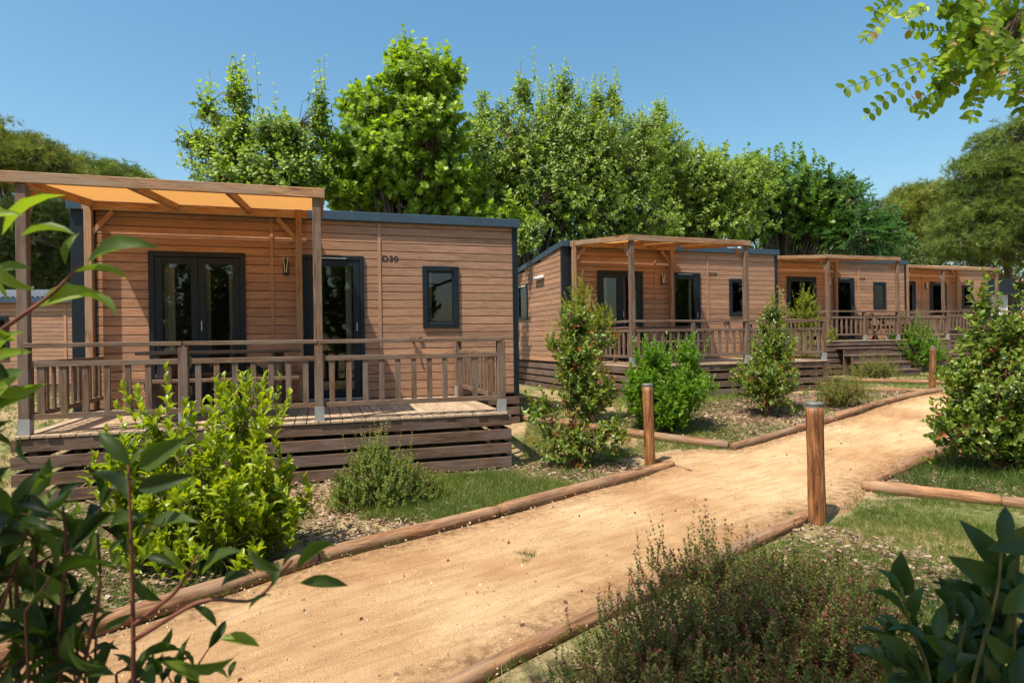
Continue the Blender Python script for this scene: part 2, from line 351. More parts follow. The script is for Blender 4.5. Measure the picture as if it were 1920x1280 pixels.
def ring(mb, s0, s1, z0, z1, w, y0, y1, bottom=True):
    mb.box((s0, y0, z0), (s0+w, y1, z1)); mb.box((s1-w, y0, z0), (s1, y1, z1))
    mb.box((s0+w, y0+.001, z1-w), (s1-w, y1, z1))
    if bottom: mb.box((s0+w, y0+.001, z0), (s1-w, y1, z0+w))
def ring_side(mb, x0, x1, t0, t1, z0, z1, w):
    mb.box((x0, t0, z0), (x1, t0+w, z1)); mb.box((x0, t1-w, z0), (x1, t1, z1))
    mb.box((x0+.001, t0+w, z1-w), (x1, t1-w, z1)); mb.box((x0+.001, t0+w, z0), (x1, t1-w, z0+w))
def curtain(parent, s0, s1, z0, z1, y):
    n = max(6, int((s1-s0)/.012)); s_ = np.linspace(s0, s1, n); yy = y+.018*np.sin(np.arange(n)*1.25)+.008*rng.normal(size=n)
    V = np.concatenate([np.c_[s_, yy, np.full(n, z0)], np.c_[s_, yy, np.full(n, z1)]]); i_ = np.arange(n-1)
    return raw('curtain', V, [np.stack([i_, i_+1, i_+n+1, i_+n], 1)], M['curtain'], parent, smooth=True)
def text_part(txt, name, size, loc, m, parent):
    cu = bpy.data.curves.new(name, 'FONT'); cu.body = txt; cu.size = size; cu.extrude = .0015; cu.offset = size*.022; cu.space_character = 1.05
    t = bpy.data.objects.new(name, cu); col.objects.link(t); dg = bpy.context.evaluated_depsgraph_get()
    me = bpy.data.meshes.new_from_object(t.evaluated_get(dg)); bpy.data.objects.remove(t)
    me.transform(Matrix.Diagonal((1.12, 1, 1, 1))); me.transform(Matrix.Rotation(math.pi/2, 4, 'X')); me.transform(Matrix.Translation(loc)); me.materials.clear(); me.materials.append(m)
    return link(bpy.data.objects.new(name, me), parent)
SL, SW, DEP, SLOPE, HT = -.36, 5.56, 4.1, .105, 2.546
def cabin(root, zd, number, side_window=True, skirt_rows=5):
    """local x along the front wall, y backwards, z=zd at the floor"""
    H = lambda v: zd+v
    holes = [(.53, 1.64, H(.03), H(2.02)), (2.43, 3.21, H(.03), H(2.02)), (4.115, 4.60, H(1.045), H(1.9))]
    mb = MB()
    boards(mb, (0, 0, 0), (1, 0, 0), (0, -1, 0), SL+.27, SW-.08, H(0), H(2.56), holes)
    tp = lambda zt: DEP if zt-H(HT-.02)+SLOPE*DEP <= 0 else max(0, (H(HT+.06)-zt)/SLOPE)
    sh = [(2.12, 2.73, H(1.045), H(1.9))] if side_window else []
    boards(mb, (SL, 0, 0), (0, 1, 0), (-1, 0, 0), .06, DEP, H(0), H(2.56), sh, tp)
    boards(mb, (SW, 0, 0), (0, 1, 0), (1, 0, 0), .06, DEP, H(0), H(2.56), (), tp)
    mb.box((SL+.01, DEP-.03, H(0)), (SW-.01, DEP, H(2.1)))
    mb.build('wall', M['clad'], root)
    for s in (2.008, 3.464): mb = MB(); mb.box((s-.021, -.012, H(.0)), (s+.021, .01, H(2.545)), 2); mb.build('joint_batten', M['clad'], root)
    # roof slab, sloping back
    z0, z1, zb = H(HT), H(2.675), -SLOPE*(DEP+.1); mb = MB(); a_, b_ = SL-.035, SW+.035; y0, y1 = -.07, DEP+.06
    V = [(a_, y0, z0), (b_, y0, z0), (b_, y1, z0+zb), (a_, y1, z0+zb), (a_, y0, z1), (b_, y0, z1), (b_, y1, z1+zb), (a_, y1, z1+zb)]
    mb.add(V, [[0, 3, 2, 1], [4, 5, 6, 7], [0, 1, 5, 4], [1, 2, 6, 5], [2, 3, 7, 6], [3, 0, 4, 7]], V)
    mb.build('roof', M['fascia'], root, bevel=.006)
    for (a_, b_) in ((SL-.006, SL+.27), (SW-.08, SW+.006)):
        mb = MB(); mb.box((a_, -.014, H(-.04)), (b_, .07, H(HT-.002))); mb.build('corner_trim', M['navy'], root, bevel=.004)
    # room
    mb = MB()
    V = [(SL+.03, .05, H(-.02)), (SW-.03, .05, H(-.02)), (SW-.03, 2.6, H(-.02)), (SL+.03, 2.6, H(-.02)), (SL+.03, .05, H(2.3)), (SW-.03, .05, H(2.3)), (SW-.03, 2.6, H(2.2)), (SL+.03, 2.6, H(2.2))]
    mb.add(V, [[0, 1, 2, 3], [7, 6, 5, 4], [2, 6, 7, 3], [1, 5, 6, 2]], V)
    mb.box((2.02, .06, H(0)), (2.06, 2.58, H(2.2))); mb.box((3.5, .06, H(0)), (3.54, 2.58, H(2.2)))
    mb.build('interior', M['room'], root)
    # french door
    mb = MB(); ring(mb, .5, 1.67, H(-.01), H(2.05), .07, -.028, .05); d1 = mb.build('french_door', M['navy'], root, bevel=.004)
    for (a_, b_) in ((.572, 1.083), (1.087, 1.598)):
        mb = MB(); ring(mb, a_, b_, H(.065), H(1.975), .085, -.016, .04); lf = mb.build('door_leaf', M['navy'], d1, bevel=.003)
        mb = MB(); mb.box((a_+.087, .006, H(.155)), (b_-.087, .012, H(1.888))); mb.build('pane', M['glass'], lf)
    mb = MB(); mb.tube([(1.13, -.055, H(1.0)), (1.13, -.055, H(1.13))], .009, 8); mb.box((1.122, -.055, H(1.06)), (1.138, -.016, H(1.075))); mb.build('handle', M['steel'], d1)
    # single glazed door
    mb = MB(); ring(mb, 2.4, 3.244, H(-.01), H(2.05), .06, -.03, .05); d2 = mb.build('glass_door', M['navy'], root, bevel=.004)
    mb = MB(); ring(mb, 2.462, 3.182, H(.055), H(1.985), .09, -.018, .04); mb.build('door_leaf', M['navy'], d2, bevel=.003)
    mb = MB(); mb.box((2.554, .006, H(.147)), (3.09, .012, H(1.893))); mb.build('pane', M['glass'], d2)
    mb = MB(); mb.box((2.62, -.04, H(2.0)), (3.0, -.0305, H(2.018)), 0); mb.build('door_vent', M['steel'], d2)
    mb = MB(); mb.tube([(3.135, -.05, H(.98)), (3.135, -.05, H(1.1))], .009, 8); mb.box((3.127, -.05, H(1.03)), (3.143, -.018, H(1.045))); mb.build('handle', M['steel'], d2)
    mb = MB(); mb.box((2.35, -.06, H(.01)), (3.3, -.012, H(.035))); mb.build('door_sill', M['bracket'], d2)
    # small window
    mb = MB(); ring(mb, 4.085, 4.629, H(1.015), H(1.931), .075, -.035, .05); wi = mb.build('window', M['navy'], root, bevel=.008)
    mb = MB(); ring(mb, 4.161, 4.553, H(1.091), H(1.855), .022, -.01, .03); mb.build('window_sash', M['navy'], wi)
    mb = MB(); mb.box((4.184, .004, H(1.114)), (4.53, .01, H(1.832))); mb.build('pane', M['glass'], wi)
    for a_ in (1.30, 1.33): pass
    mb = MB(); mb.box((4.19, .1, H(1.29)), (4.52, .11, H(1.305))); mb.box((4.19, .1, H(1.24)), (4.52, .11, H(1.247))); mb.build('blind', M['navy'], wi)
    if side_window:
        mb = MB(); ring_side(mb, SL-.03, SL+.04, 2.09, 2.76, H(1.015), H(1.931), .07); w2 = mb.build('side_window', M['navy'], root, bevel=.005)
        mb = MB(); mb.box((SL+.002, 2.161, H(1.086)), (SL+.008, 2.689, H(1.86))); mb.build('pane', M['glass'], w2)
        mb = MB(); mb.box((SL-.04, 2.2, H(1.86)), (SL-.031, 2.65, H(1.9))); mb.build('blind_roll', M['curtain'], w2)
        mb = MB(); mb.tube([(SL-.05, 1.0, H(1.98)), (SL-.05, 1.5, H(1.98))], .045, 12); mb.box((SL-.03, 1.1, H(1.95)), (SL, 1.4, H(2.01))); mb.build('side_lamp', M['white'], root, smooth=True)
    for (a_, b_) in ((.66, .79), (1.16, 1.22), (1.45, 1.52), (2.99, 3.08)): curtain(root, a_, b_, H(.1), H(1.95), .1)
    curtain(root, 4.19, 4.24, H(1.1), H(1.85), .13)
    # wall lamp between two pale blades
    mb = MB(); mb.box((2.155, -.03, H(1.76)), (2.225, 0, H(1.98))); la = mb.build('wall_lamp', M['navy'], root, bevel=.004)
    for sg in (-1, 1):
        n = 8; mb = MB(); zz = np.linspace(1.79, 2.0, n); xs = 2.19+sg*(.012+.022*((zz-1.79)/.21)**2)
        for k in range(n-1): mb.beam((xs[k], -.06, H(zz[k])), (xs[k+1], -.06, H(zz[k+1])), .045-.004*k, .008, (1, 0, 0))
        mb.build('lamp_blade', M['white'], la)
    text_part(number, 'number_sign', .118, (3.5, -.002, H(1.985)), M['black'], root)
    # garden tap and socket
    mb = MB(); mb.tube([(3.93, 0, H(.84)), (3.93, -.07, H(.84)), (3.93, -.1, H(.8))], .016, 8); mb.box((3.88, -.06, H(.855)), (3.98, -.045, H(.87))); mb.build('garden_tap', M['navy'], root)
    mb = MB(); mb.box((4.02, -.03, H(.83)), (4.07, -.001, H(.88))); mb.build('socket', M['black'], root)
    # skirting under the cabin
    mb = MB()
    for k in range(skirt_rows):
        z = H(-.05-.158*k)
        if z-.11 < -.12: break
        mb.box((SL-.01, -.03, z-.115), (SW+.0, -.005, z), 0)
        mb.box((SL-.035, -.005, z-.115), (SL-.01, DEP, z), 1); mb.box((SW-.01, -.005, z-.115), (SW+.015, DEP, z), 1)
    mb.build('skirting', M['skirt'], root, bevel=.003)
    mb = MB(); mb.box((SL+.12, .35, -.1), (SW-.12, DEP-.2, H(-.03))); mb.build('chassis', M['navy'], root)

# ------------------------------------------------------------------ terraces
PER = 2.3
def terrace(root, T, zd, s1=4.6, beam=(-.12, 2.69), hb=2.43, posts=(0, 2.606), hbr=2.657, rows=5, sunk=None, railsat=.852, fr=None, table=None, canopy=True):
    H = lambda v: zd+v
    Y_ = lambda t: -t
    mb = MB(); s = -.06
    while s < s1+.05:
        e_ = rng.uniform(-.008, .008); mb.box((s, Y_(T+.075+e_), H(-.028)), (s+.114, Y_(.02), H(0)+rng.uniform(-.001, .001)), 1); s += .121
    mb.build('deck_boards', M['deck'], root, bevel=.004)
    mb = MB()
    for t in np.linspace(.2, T-.05, 5): mb.box((-.03, Y_(t)-.02, H(-.15)), (s1+.03, Y_(t)+.02, H(-.029)), 0)
    mb.box((-.04, Y_(T+.03), H(-.14)), (s1+.04, Y_(T+.0), H(-.03)), 0)
    for sx in np.linspace(.05, s1-.05, 5):
        for t in (T-.03, T*.5): mb.box((sx-.04, Y_(t)-.02, -.1), (sx+.04, Y_(t)+.04, H(-.15)), 2)
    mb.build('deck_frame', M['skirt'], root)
    for side in ('front', 'left', 'right'):
        mb = MB()
        for k in range(rows):
            z = H(-.035-.158*k)
            if z < -.02: break
            j_ = rng.uniform(-.004, .004)
            if side == 'front': mb.box((-.1, Y_(T+.06)+j_, z-.115), (s1+.1, Y_(T+.032)+j_, z), 0)
            elif side == 'left': mb.box((-.1, Y_(T+.03), z-.115), (-.072, Y_(.0), z), 1)
            else: mb.box((s1+.072, Y_(T+.03), z-.115), (s1+.1, Y_(.08), z), 1)
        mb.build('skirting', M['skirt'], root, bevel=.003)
    def post(s, t, ztop, w_=.088):
        if callable(M): pass
        mb = MB(); mb.box((s-w_/2, Y_(t)-w_/2, H(.02)), (s+w_/2, Y_(t)+w_/2, H(ztop)), 2)
        p = mb.build('post', M['timber'] if ztop < 1.5 else M['pergola'] if t < 1 else M['timber'], root, bevel=.005)
        if t > 1 or ztop < 1.5:
            mb = MB(); a_ = w_/2+.004; mb.box((s-a_, Y_(t)-a_, H(.001)), (s+a_, Y_(t)+a_, H(.15)), 2); bk = mb.build('post_bracket', M['bracket'], p)
            mb = MB(); mb.tube([(s+.01, Y_(t)-a_-.004, H(.1)), (s+.01, Y_(t)-a_, H(.1))], .007, 8); mb.tube([(s-.02, Y_(t)-a_-.004, H(.05)), (s-.02, Y_(t)-a_, H(.05))], .006, 8)
        return p
    rh = railsat
    for s in posts: post(s, T, hb-.1)
    post(s1, T, rh-.042); post(s1-.02, .12, rh-.042)
    ms = posts[0]+(posts[1]-posts[0])*.509
    if posts[0] < .1: post(ms, T, rh-.042)
    for s in (posts[0]-.13, posts[1]-.24): post(s, .13, hbr+.005, .085)
    def panel(p, q, first=.09, n=None):
        """railing between two points on plan"""
        p, q = np.array(p, float), np.array(q, float); d = q-p; L = np.linalg.norm(d); d /= L
        P3 = lambda a, z: (p[0]+d[0]*a, p[1]+d[1]*a, H(z))
        mb = MB(); mb.beam(P3(-.04, rh-.021), P3(L+.04, rh-.021), .1, .042); mb.build('handrail', M['timber'], root, bevel=.004)
        mb = MB(); mb.beam(P3(0.0, .655), P3(L, .655), .042, .052); mb.beam(P3(0, .165), P3(L, .165), .042, .052); pn = mb.build('railing_panel', M['timber'], root, bevel=.003)
        k = n or max(2, int(round(L/.168)))
        for i_ in range(k):
            a_ = (i_+.5)*L/k; mb = MB(); mb.beam(P3(a_, .19), P3(a_, .63), .026, .056, up=(d[0], d[1], 0)) if False else None
            c = np.array(P3(a_, 0)); nrm = np.array([-d[1], d[0]])
            mb.beam((c[0], c[1], H(.191)), (c[0], c[1], H(.629)), .055, .026, up=(nrm[0], nrm[1], 0)); mb.build('baluster', M['timber'], pn, bevel=.002)
    h = .046
    if posts[0] < .1:
        panel((posts[0]+h, Y_(T)), (ms-h, Y_(T))); panel((ms+h, Y_(T)), (posts[1]-h, Y_(T)))
    else:
        panel((h, Y_(T)), (posts[0]-h, Y_(T))); panel((posts[0]+h, Y_(T)), (posts[1]-h, Y_(T))); post(0, T, rh-.042)
    if s1-posts[1] > .5: panel((posts[1]+h, Y_(T)), (s1-h, Y_(T)))
    panel((0, Y_(T-h)), (0, Y_(.16)), n=12); panel((s1, Y_(T-h)), (s1, Y_(.17)), n=11)
    # pergola
    b0, b1 = beam; yf, yr = Y_(T+.07), Y_(.151)
    mb = MB(); mb.box((b0, yf, H(hb-.1)), (b1, yf+.045, H(hb)), 0); mb.build('beam', M['pergola'], root, bevel=.004)
    mb = MB(); mb.box((posts[0]-.2, Y_(.15), H(hbr-.125)), (posts[1]-.12, Y_(.105), H(hbr-.01)), 0); mb.build('beam', M['pergola'], root, bevel=.004)
    lines = [max(b0, posts[0]-.12)+.025, posts[0]+.87, posts[0]+1.74, b1-.025]
    zf, zr = H(hb-.05), H(hbr-.045)
    for k, s in enumerate(lines):
        mb = MB(); big = k in (0, 3); s_ = s; mb.beam((s_, yf+.046, zf-.001), (s_, yr, zr), .045, .098 if big else .09); mb.build('rafter', M['pergola'], root, bevel=.004)
    for (s, sg) in ((posts[0]-.13, 1), (posts[1]-.24, -1)):
        mb = MB(); mb.beam((s+sg*.03, Y_(.128), H(hbr-.42)), (s+sg*.27, Y_(.125), H(hbr-.14)), .04, .06); mb.build('brace', M['pergola'], root, bevel=.003)
    for s in posts:
        mb = MB(); mb.beam((s, Y_(T-.03), H(hb-.4)), (s, Y_(T-.3), H(hb-.12)), .04, .06); mb.build('brace', M['pergola'], root, bevel=.003)
    if canopy:
        nx2, ny2 = 30, 10; V = []
        for a_ in np.linspace(0, 1, ny2):
            for b_ in np.linspace(0, 1, nx2):
                s = lines[0]+.02+(lines[3]-lines[0]-.04)*b_; y = (yf+.06)+(yr-yf-.06)*a_
                z = zf+.035+(zr-zf)*a_; bay = (b_*3) % 1
                V.append((s, y, z-.012*math.sin(bay*math.pi)*math.sin(a_*math.pi)))
        i_, j_ = np.meshgrid(np.arange(ny2-1), np.arange(nx2-1), indexing='ij'); a_ = i_*nx2+j_
        raw('canopy', V, [np.stack([a_, a_+1, a_+nx2+1, a_+nx2], -1).reshape(-1, 4)], M['canopy'], root, smooth=True)

def picnic_table(loc, rz, label):
    r = empty('picnic_table', loc, rz, label, 'table', 'picnic tables on the terraces')
    mb = MB()
    for k in range(5): mb.box((-.85, -.36+k*.146, .71), (.85, -.36+k*.146+.138, .745), 0)
    mb.build('tabletop', M['timber'], r, bevel=.004)
    for sg in (-1, 1):
        mb = MB()
        for k in range(2): mb.box((-.85, sg*.66-.13+k*.135, .42), (.85, sg*.66-.13+k*.135+.127, .455), 0)
        mb.build('bench', M['timber'], r, bevel=.004)
    for sx in (-.6, .6):
        mb = MB(); mb.beam((sx, -.2, .7), (sx, -.62, .0), .045, .09, (1, 0, 0)); mb.beam((sx, .2, .7), (sx, .62, 0), .045, .09, (1, 0, 0))
        mb.box((sx-.067, -.78, .34), (sx-.024, .78, .42), 1); mb.box((sx-.067, -.34, .63), (sx-.024, .34, .705), 1)
        mb.build('leg', M['timber'], r, bevel=.003)
    mb = MB(); mb.beam((-.55, 0, .38), (-.1, 0, .7), .04, .07); mb.beam((.55, 0, .38), (.1, 0, .7), .04, .07); mb.build('strut', M['navy'], r)

def house(P0, ang, T, deckz, ground):
    a_ = R(ang); n = np.array([-math.sin(a_), math.cos(a_)]); o = np.array(P0)+n*T
    return (o[0], o[1], ground), a_, deckz-ground
GC, GT = 'cabins in a row along the path', 'terraces in front of the cabins'
def loc_pt(base, a_, s, t, z):      # local (s, t) to world
    return (base[0]+s*math.cos(a_)+t*math.sin(a_), base[1]+s*math.sin(a_)-t*math.cos(a_), z)
cfgs = [
 ((-4.525, 5.778), 17.3, 2.313, 1.45-.82, 0., 'D30', dict(beam=(-.5, 2.69)), 'nearest wooden cabin, marked D30 beside its small window', 'nearest terrace, its rail crossing the left foreground, with an orange canopy'),
 ((2.242, 11.609), 19.6, 2.335, 1.45-.511, .33, 'D29', {}, 'wooden cabin marked D29 with a sunlit side wall dappled by leaf shadows', 'terrace of the second cabin, behind the tall photinia and bright laurel'),
 ((8.973, 17.658), 18.2, 2.14, 1.45-.143, .33, 'D28', dict(rows=7), 'wooden cabin marked D28, third along the path', 'terrace of the third cabin with steps in front'),
 ((14.373, 22.084), 17.0, 1.45, 1.45-.006, .33, 'D27', dict(beam=(1.114, 4.012), posts=(1.25, 3.9), rows=7), 'farthest wooden cabin in the row, partly hidden by the big photinia', 'farthest terrace, partly hidden by the big photinia'),
]
for k, (P0, ang, T, dz, gz, num, kw, lc, lt) in enumerate(cfgs):
    base, a_, zd = house(P0, ang, T, dz, gz)
    r = empty('holiday_cabin', base, a_, lc, 'cabin', GC); cabin(r, zd, num, skirt_rows=6)
    r = empty('wooden_terrace', base, a_, lt, 'terrace', GT); terrace(r, T, zd, **kw)
    if k == 0:
        picnic_table(loc_pt(base, a_, 1.55, 1.15, dz), a_, 'wooden picnic table on the nearest terrace'); baseA, angA, dzA = base, a_, dz
    if k == 1: picnic_table(loc_pt(base, a_, 1.2, 1.2, dz), a_, 'wooden picnic table on the second terrace')
    if k == 2:
        picnic_table(loc_pt(base, a_, 2.9, 1.1, dz), a_, 'wooden picnic table on the third terrace')
        st = empty('wooden_steps', loc_pt(base, a_, 1.1, T+.06, gz), a_, 'dark wooden steps up to the third terrace', 'steps')
        for q in range(4):
            mb = MB(); y1 = -.02-.28*(3-q)-.28; z = zd-.2*(4-q)
            if z < .1: continue
            mb.box((-.9, y1, z-.04), (.9, y1+.3, z)); mb.box((-.9, y1+.02, 0), (.9, y1+.05, z-.05), 0); mb.build('step', M['skirt'], st, bevel=.004)
# neighbouring cabin far left behind the first one
a0 = R(8); c0 = W(-150, 700, 15.0)
r = empty('holiday_cabin', (c0[0], c0[1], .2), a0, 'narrow-boarded cabin with a grey corrugated roof at the far left, behind the nearest terrace', 'cabin')
mb = MB(); boards(mb, (0, 0, 0), (1, 0, 0), (0, -1, 0), 0, 4.05, .3, 2.35, [(.3, 1.9, 1.0, 1.95)], pitch=.1)
boards(mb, (4.05, 0, 0), (0, 1, 0), (1, 0, 0), 0, 5, .3, 2.35, pitch=.1); mb.box((0, 5, .3), (4.05, 5.1, 2.35)); boards(mb, (0, 0, 0), (0, 1, 0), (-1, 0, 0), 0, 5, .3, 2.35, pitch=.1); mb.build('wall', M['clad'], r)
mb = MB(); mb.box((3.2, -.015, .3), (3.26, .01, 2.3), 2); mb.build('joint_batten', M['clad'], r)
mb = MB(); ring(mb, .25, 1.95, .95, 2.0, .07, -.03, .03); wi = mb.build('window', M['navy'], r); mb = MB(); mb.box((.32, .01, 1.02), (1.88, .016, 1.93)); mb.build('pane', M['glass'], wi)
mb = MB(); mb.box((.05, .9, .4), (4, .95, 2.3)); mb.build('interior', M['room'], r)
mb = MB(); mb.box((-.15, -.12, 2.33), (4.25, -.06, 2.45)); mb.build('gutter', M['fascia'], r)
V = []; nn = 160
for yy, zz in ((-.1, 2.47), (2.5, 2.85), (5.2, 2.47)):
    for x_ in np.linspace(-.15, 4.25, nn): V.append((x_, yy, zz+.018*math.sin(x_*2*math.pi/.11)))
i_, j_ = np.meshgrid(np.arange(2), np.arange(nn-1), indexing='ij'); a_ = i_*nn+j_
M['tin'] = plain('corrugated_metal', (.2, .21, .22), .5, .4, .5, .2)
raw('roof', V, [np.stack([a_, a_+1, a_+nn+1, a_+nn], -1).reshape(-1, 4)], M['tin'], r)
mb = MB(); mb.box((0, -.02, .0), (4.05, .03, .28)); mb.build('skirting', M['skirt'], r)
# pale shed at far right, past the last cabin
M['pale'] = plain('pale_panel', (.5, .5, .5), .6, 0, .3, .1)
c0 = W(1845, 600, 30); r = empty('garden_shed', (c0[0], c0[1], .33), R(12), 'pale grey panelled shed with a dark roof past the last cabin', 'shed')
mb = MB(); boards(mb, (0, 0, 0), (1, 0, 0), (0, -1, 0), 0, 1.35, 0, 3.0, pitch=.3); mb.box((1.35, 0, 0), (1.42, 2.5, 3.0)); mb.box((0, 2.4, 0), (1.35, 2.5, 3)); mb.box((-.05, .01, 0), (0, 2.5, 3)); mb.build('wall', M['pale'], r)
mb = MB()
for x_ in (.0, .45, .9, 1.33): mb.box((x_, -.03, 0), (x_+.03, 0, 3.0), 2)
mb.build('panel_joint', M['white'], r)
mb = MB(); mb.box((-.2, -.2, 3.01), (1.7, 2.7, 3.12)); mb.box((-.15, -.15, 3.12), (1.65, 2.6, 3.75)); mb.build('roof', M['navy'], r)
# terracotta roofed house far behind
M['tile'] = wood('roof_tiles', (.3, .14, .08), (.45, .22, .13), (.58, .33, .22), .8, 2, knots=False); M['plaster'] = plain('plaster', (.55, .42, .32), .9, 0, .2, .1)
c0 = W(1770, 520, 52); r = empty('house', (c0[0], c0[1], .3), R(5), 'far house with a terracotta tiled roof glimpsed between the trees', 'house')
mb = MB(); mb.box((-2.5, 0, 0), (8, 6, 5.0)); mb.build('wall', M['plaster'], r)
mb = MB(); V = [(-2.9, -.4, 4.9), (8.4, -.4, 4.9), (8.4, 3, 6.6), (-2.9, 3, 6.6), (-2.9, 6.4, 4.9), (8.4, 6.4, 4.9)]; mb.add(V, [[0, 1, 2, 3], [3, 2, 5, 4]], np.array(V)[:, [1, 0, 2]], ); mb.build('roof', M['tile'], r)
for x_ in (0, 3.5, 6): mb = MB(); mb.box((x_, -.02, 2.9), (x_+.9, -.001, 4.1)); mb.build('window', M['navy'], r)

# ------------------------------------------------------------------ logs and bollards
def log(p, q, rad, label, sink=.035):
    p, q = np.array(p[:2], float), np.array(q[:2], float); L = np.linalg.norm(q-p); n = max(8, int(L/.09)); t = np.linspace(0, 1, n)[:, None]
    xy = p+(q-p)*t; d = (q-p)/L; nrm = np.array([-d[1], d[0]]); w_ = .012*vnoise(np.c_[xy, t], 1.7, int(L*100) % 50)[:, None]
    xy = xy+nrm*w_; z = G(xy[:, 0], xy[:, 1])+rad-sink; pts = np.c_[xy, z]
    rr = rad*(1+.05*vnoise(np.c_[xy*3, t], 1.3, 3)); rr[0] *= .86; rr[-1] *= .86
    pts[0] = pts[1]-(pts[1]-pts[0])*.4 if False else pts[0]
    ends = np.vstack([pts[0]-np.r_[d, 0]*.012, pts, pts[-1]+np.r_[d, 0]*.012]); rr = np.r_[rr[0]*.8, rr, rr[-1]*.8]
    e_ = empty('edging_log', (p[0], p[1], float(G(*p))), 0, label, 'log', 'round logs edging the path')
    mb = MB(); mb.tube(ends-np.array([p[0], p[1], float(G(*p))]), rr, 14, True, .03)
    o = mb.build('edging_log', M['log'], None, smooth=True); bpy.data.objects.remove(e_); o.location = (p[0], p[1], float(G(*p)))
    return tag(o, label, 'log', 'round logs edging the path')
log((-4.6, .55), (-2.75, 2.45), .055, 'edging log at the bottom left, behind the near leaves')
log((-2.72, 2.48), (-1.34, 4.14), .055, 'edging log below the big yellow green bush')
log((-1.31, 4.17), (-.15, 5.2), .055, 'edging log in front of the low grassy shrub')
log((-.12, 5.22), (1.78, 6.99), .058, 'edging log ending at the bollard by the tall photinia')
log((.0, 9.86), (2.76, 8.02), .062, 'edging log running back towards the gap beside the second cabin')
log((2.8, 7.96), (4.9, 9.48), .058, 'edging log between the bright laurel and the nearest bollard')
log((4.93, 9.5), (6.6, 10.76), .062, 'edging log below the low brownish shrub')
log((6.63, 10.78), (8.3, 12.1), .062, 'edging log ending at the farthest bollard')
log((7.9, 15.3), (10.9, 13.2), .06, 'far edging log on the grass behind the farthest bollard')
log((6.75, 12.9), (8.2, 11.95), .05, 'pale log just left of the farthest bollard')
log((3.3, 5.88), (4.12, 5.28), .062, 'thick split-ended log lying at the right of the path')
log((4.14, 5.27), (5.6, 4.3), .055, 'log running out of the picture at the right edge')
log((3.52, 6.12), (4.1, 6.62), .045, 'thin half-buried log behind the split-ended one')
log((4.0, 6.5), (5.7, 7.95), .075, 'thick dark log below the big photinia')
log((-.6, 2.3), (.62, 3.42), .042, 'shaded log at the bottom of the picture, left of the dark shrub')
log((.65, 3.45), (2.27, 4.9), .047, 'log behind the dark shrub, ending at the nearest bollard')
def bollard(base, h, rad, label, lean=(0, 0), cap=True):
    r = empty('bollard', base, 0, label, 'bollard', 'round wooden bollards with metal caps')
    n = 16; t = np.linspace(-.06, h, n); pts = np.c_[lean[0]*t, lean[1]*t, t]
    mb = MB(); mb.tube(pts, rad*(1+.03*np.sin(t*9)), 20, True, .012); mb.build('post', M['boll'], r, smooth=True)
    mb = MB(); tx, ty = lean[0]*h, lean[1]*h; prof = [(rad*1.02, h-.008), (rad*1.03, h+.004), (rad*.97, h+.006), (rad*.97, h+.012), (rad*1.06, h+.014), (rad*1.06, h+.024), (rad*.98, h+.03), (rad*.6, h+.032)]
    mb.tube([(tx, ty, z) for _, z in prof], [q for q, _ in prof], 24, True); mb.build('cap', M['cap'], r, smooth=False)
M['cap'] = plain('weathered_metal_cap', (.17, .17, .155), .6, .35, .4, .3)
bollard((2.37, 4.87, 0), .9, .064, 'nearest bollard, standing alone right of the path centre', (-.012, 0))
bollard((1.56, 7.12, 0), .9, .06, 'bollard at the end of the log in front of the bright laurel', (-.02, 0))
bollard((8.5, 12.62, .33), .84, .06, 'farthest bollard, on the grass left of the big photinia', (.04, 0))

# ------------------------------------------------------------------ plants
def frames(D, U):
    """orthonormal frames with x along D and z near U"""
    D = D/(np.linalg.norm(D, axis=1)[:, None]+1e-9); Yv = np.cross(U, D); Yv /= np.linalg.norm(Yv, axis=1)[:, None]+1e-9
    return D, Yv, np.cross(D, Yv)
def T_near():
    ts = [0, .12, .32, .55, .8, 1]; ws = [.03, .42, .9, 1, .62, 0]; dz = [0, .02, .05, .04, -.03, -.14]
    V = []; 
    for t_, w_, z_ in zip(ts, ws, dz):
        V += [(t_, -.5*w_, z_+.13*w_), (t_, 0, z_), (t_, .5*w_, z_+.13*w_)]
    Q = []
    for k in range(5):
        for c_ in (0, 1): a_ = 3*k+c_; Q.append((a_, a_+3, a_+4, a_+1))
    return np.array(V), np.array(Q)
def T_oval():
    V = [(0, 0, 0), (.22, -.42, .05), (.5, -.5, .06), (.8, -.38, .03), (1, 0, -.04), (.8, .38, .03), (.5, .5, .06), (.22, .42, .05), (.5, 0, 0)]
    return np.array(V, float), [np.array([(8, k, k+1) for k in range(7)]+[(8, 7, 0)])]
def T_mid():
    V = [(0, 0, 0), (.38, -.48, .1), (.45, 0, .03), (.38, .48, .1), (.8, -.3, .02), (.8, .3, .02), (1, 0, -.12)]
    return np.array(V), [np.array([(0, 1, 2), (0, 2, 3), (4, 6, 2), (2, 6, 5), (1, 4, 2), (2, 5, 3)])]
def T_far(): return np.array([(0, 0, 0), (.5, -.5, .08), (1, 0, -.08), (.5, .5, .08)], float), [np.array([(0, 1, 2), (0, 2, 3)])]
def T_lobed():
    V = [(0, 0, 0), (.25, -.55, .03), (.42, -.25, 0), (.75, -.5, -.05), (.68, -.15, 0), (1.05, 0, -.1), (.68, .15, 0), (.75, .5, -.05), (.42, .25, 0), (.25, .55, .03)]
    return np.array(V, float), [np.array([(0, 1, 2), (2, 3, 4), (4, 5, 6), (6, 7, 8), (8, 9, 0), (0, 2, 8), (2, 4, 8), (4, 6, 8)])]
def T_blade():
    return np.array([(0, -.5, 0), (0, .5, 0), (.55, -.35, .06), (.55, .35, .06), (1, 0, 0)], float), [np.array([(0, 1, 3), (0, 3, 2), (2, 3, 4)])]
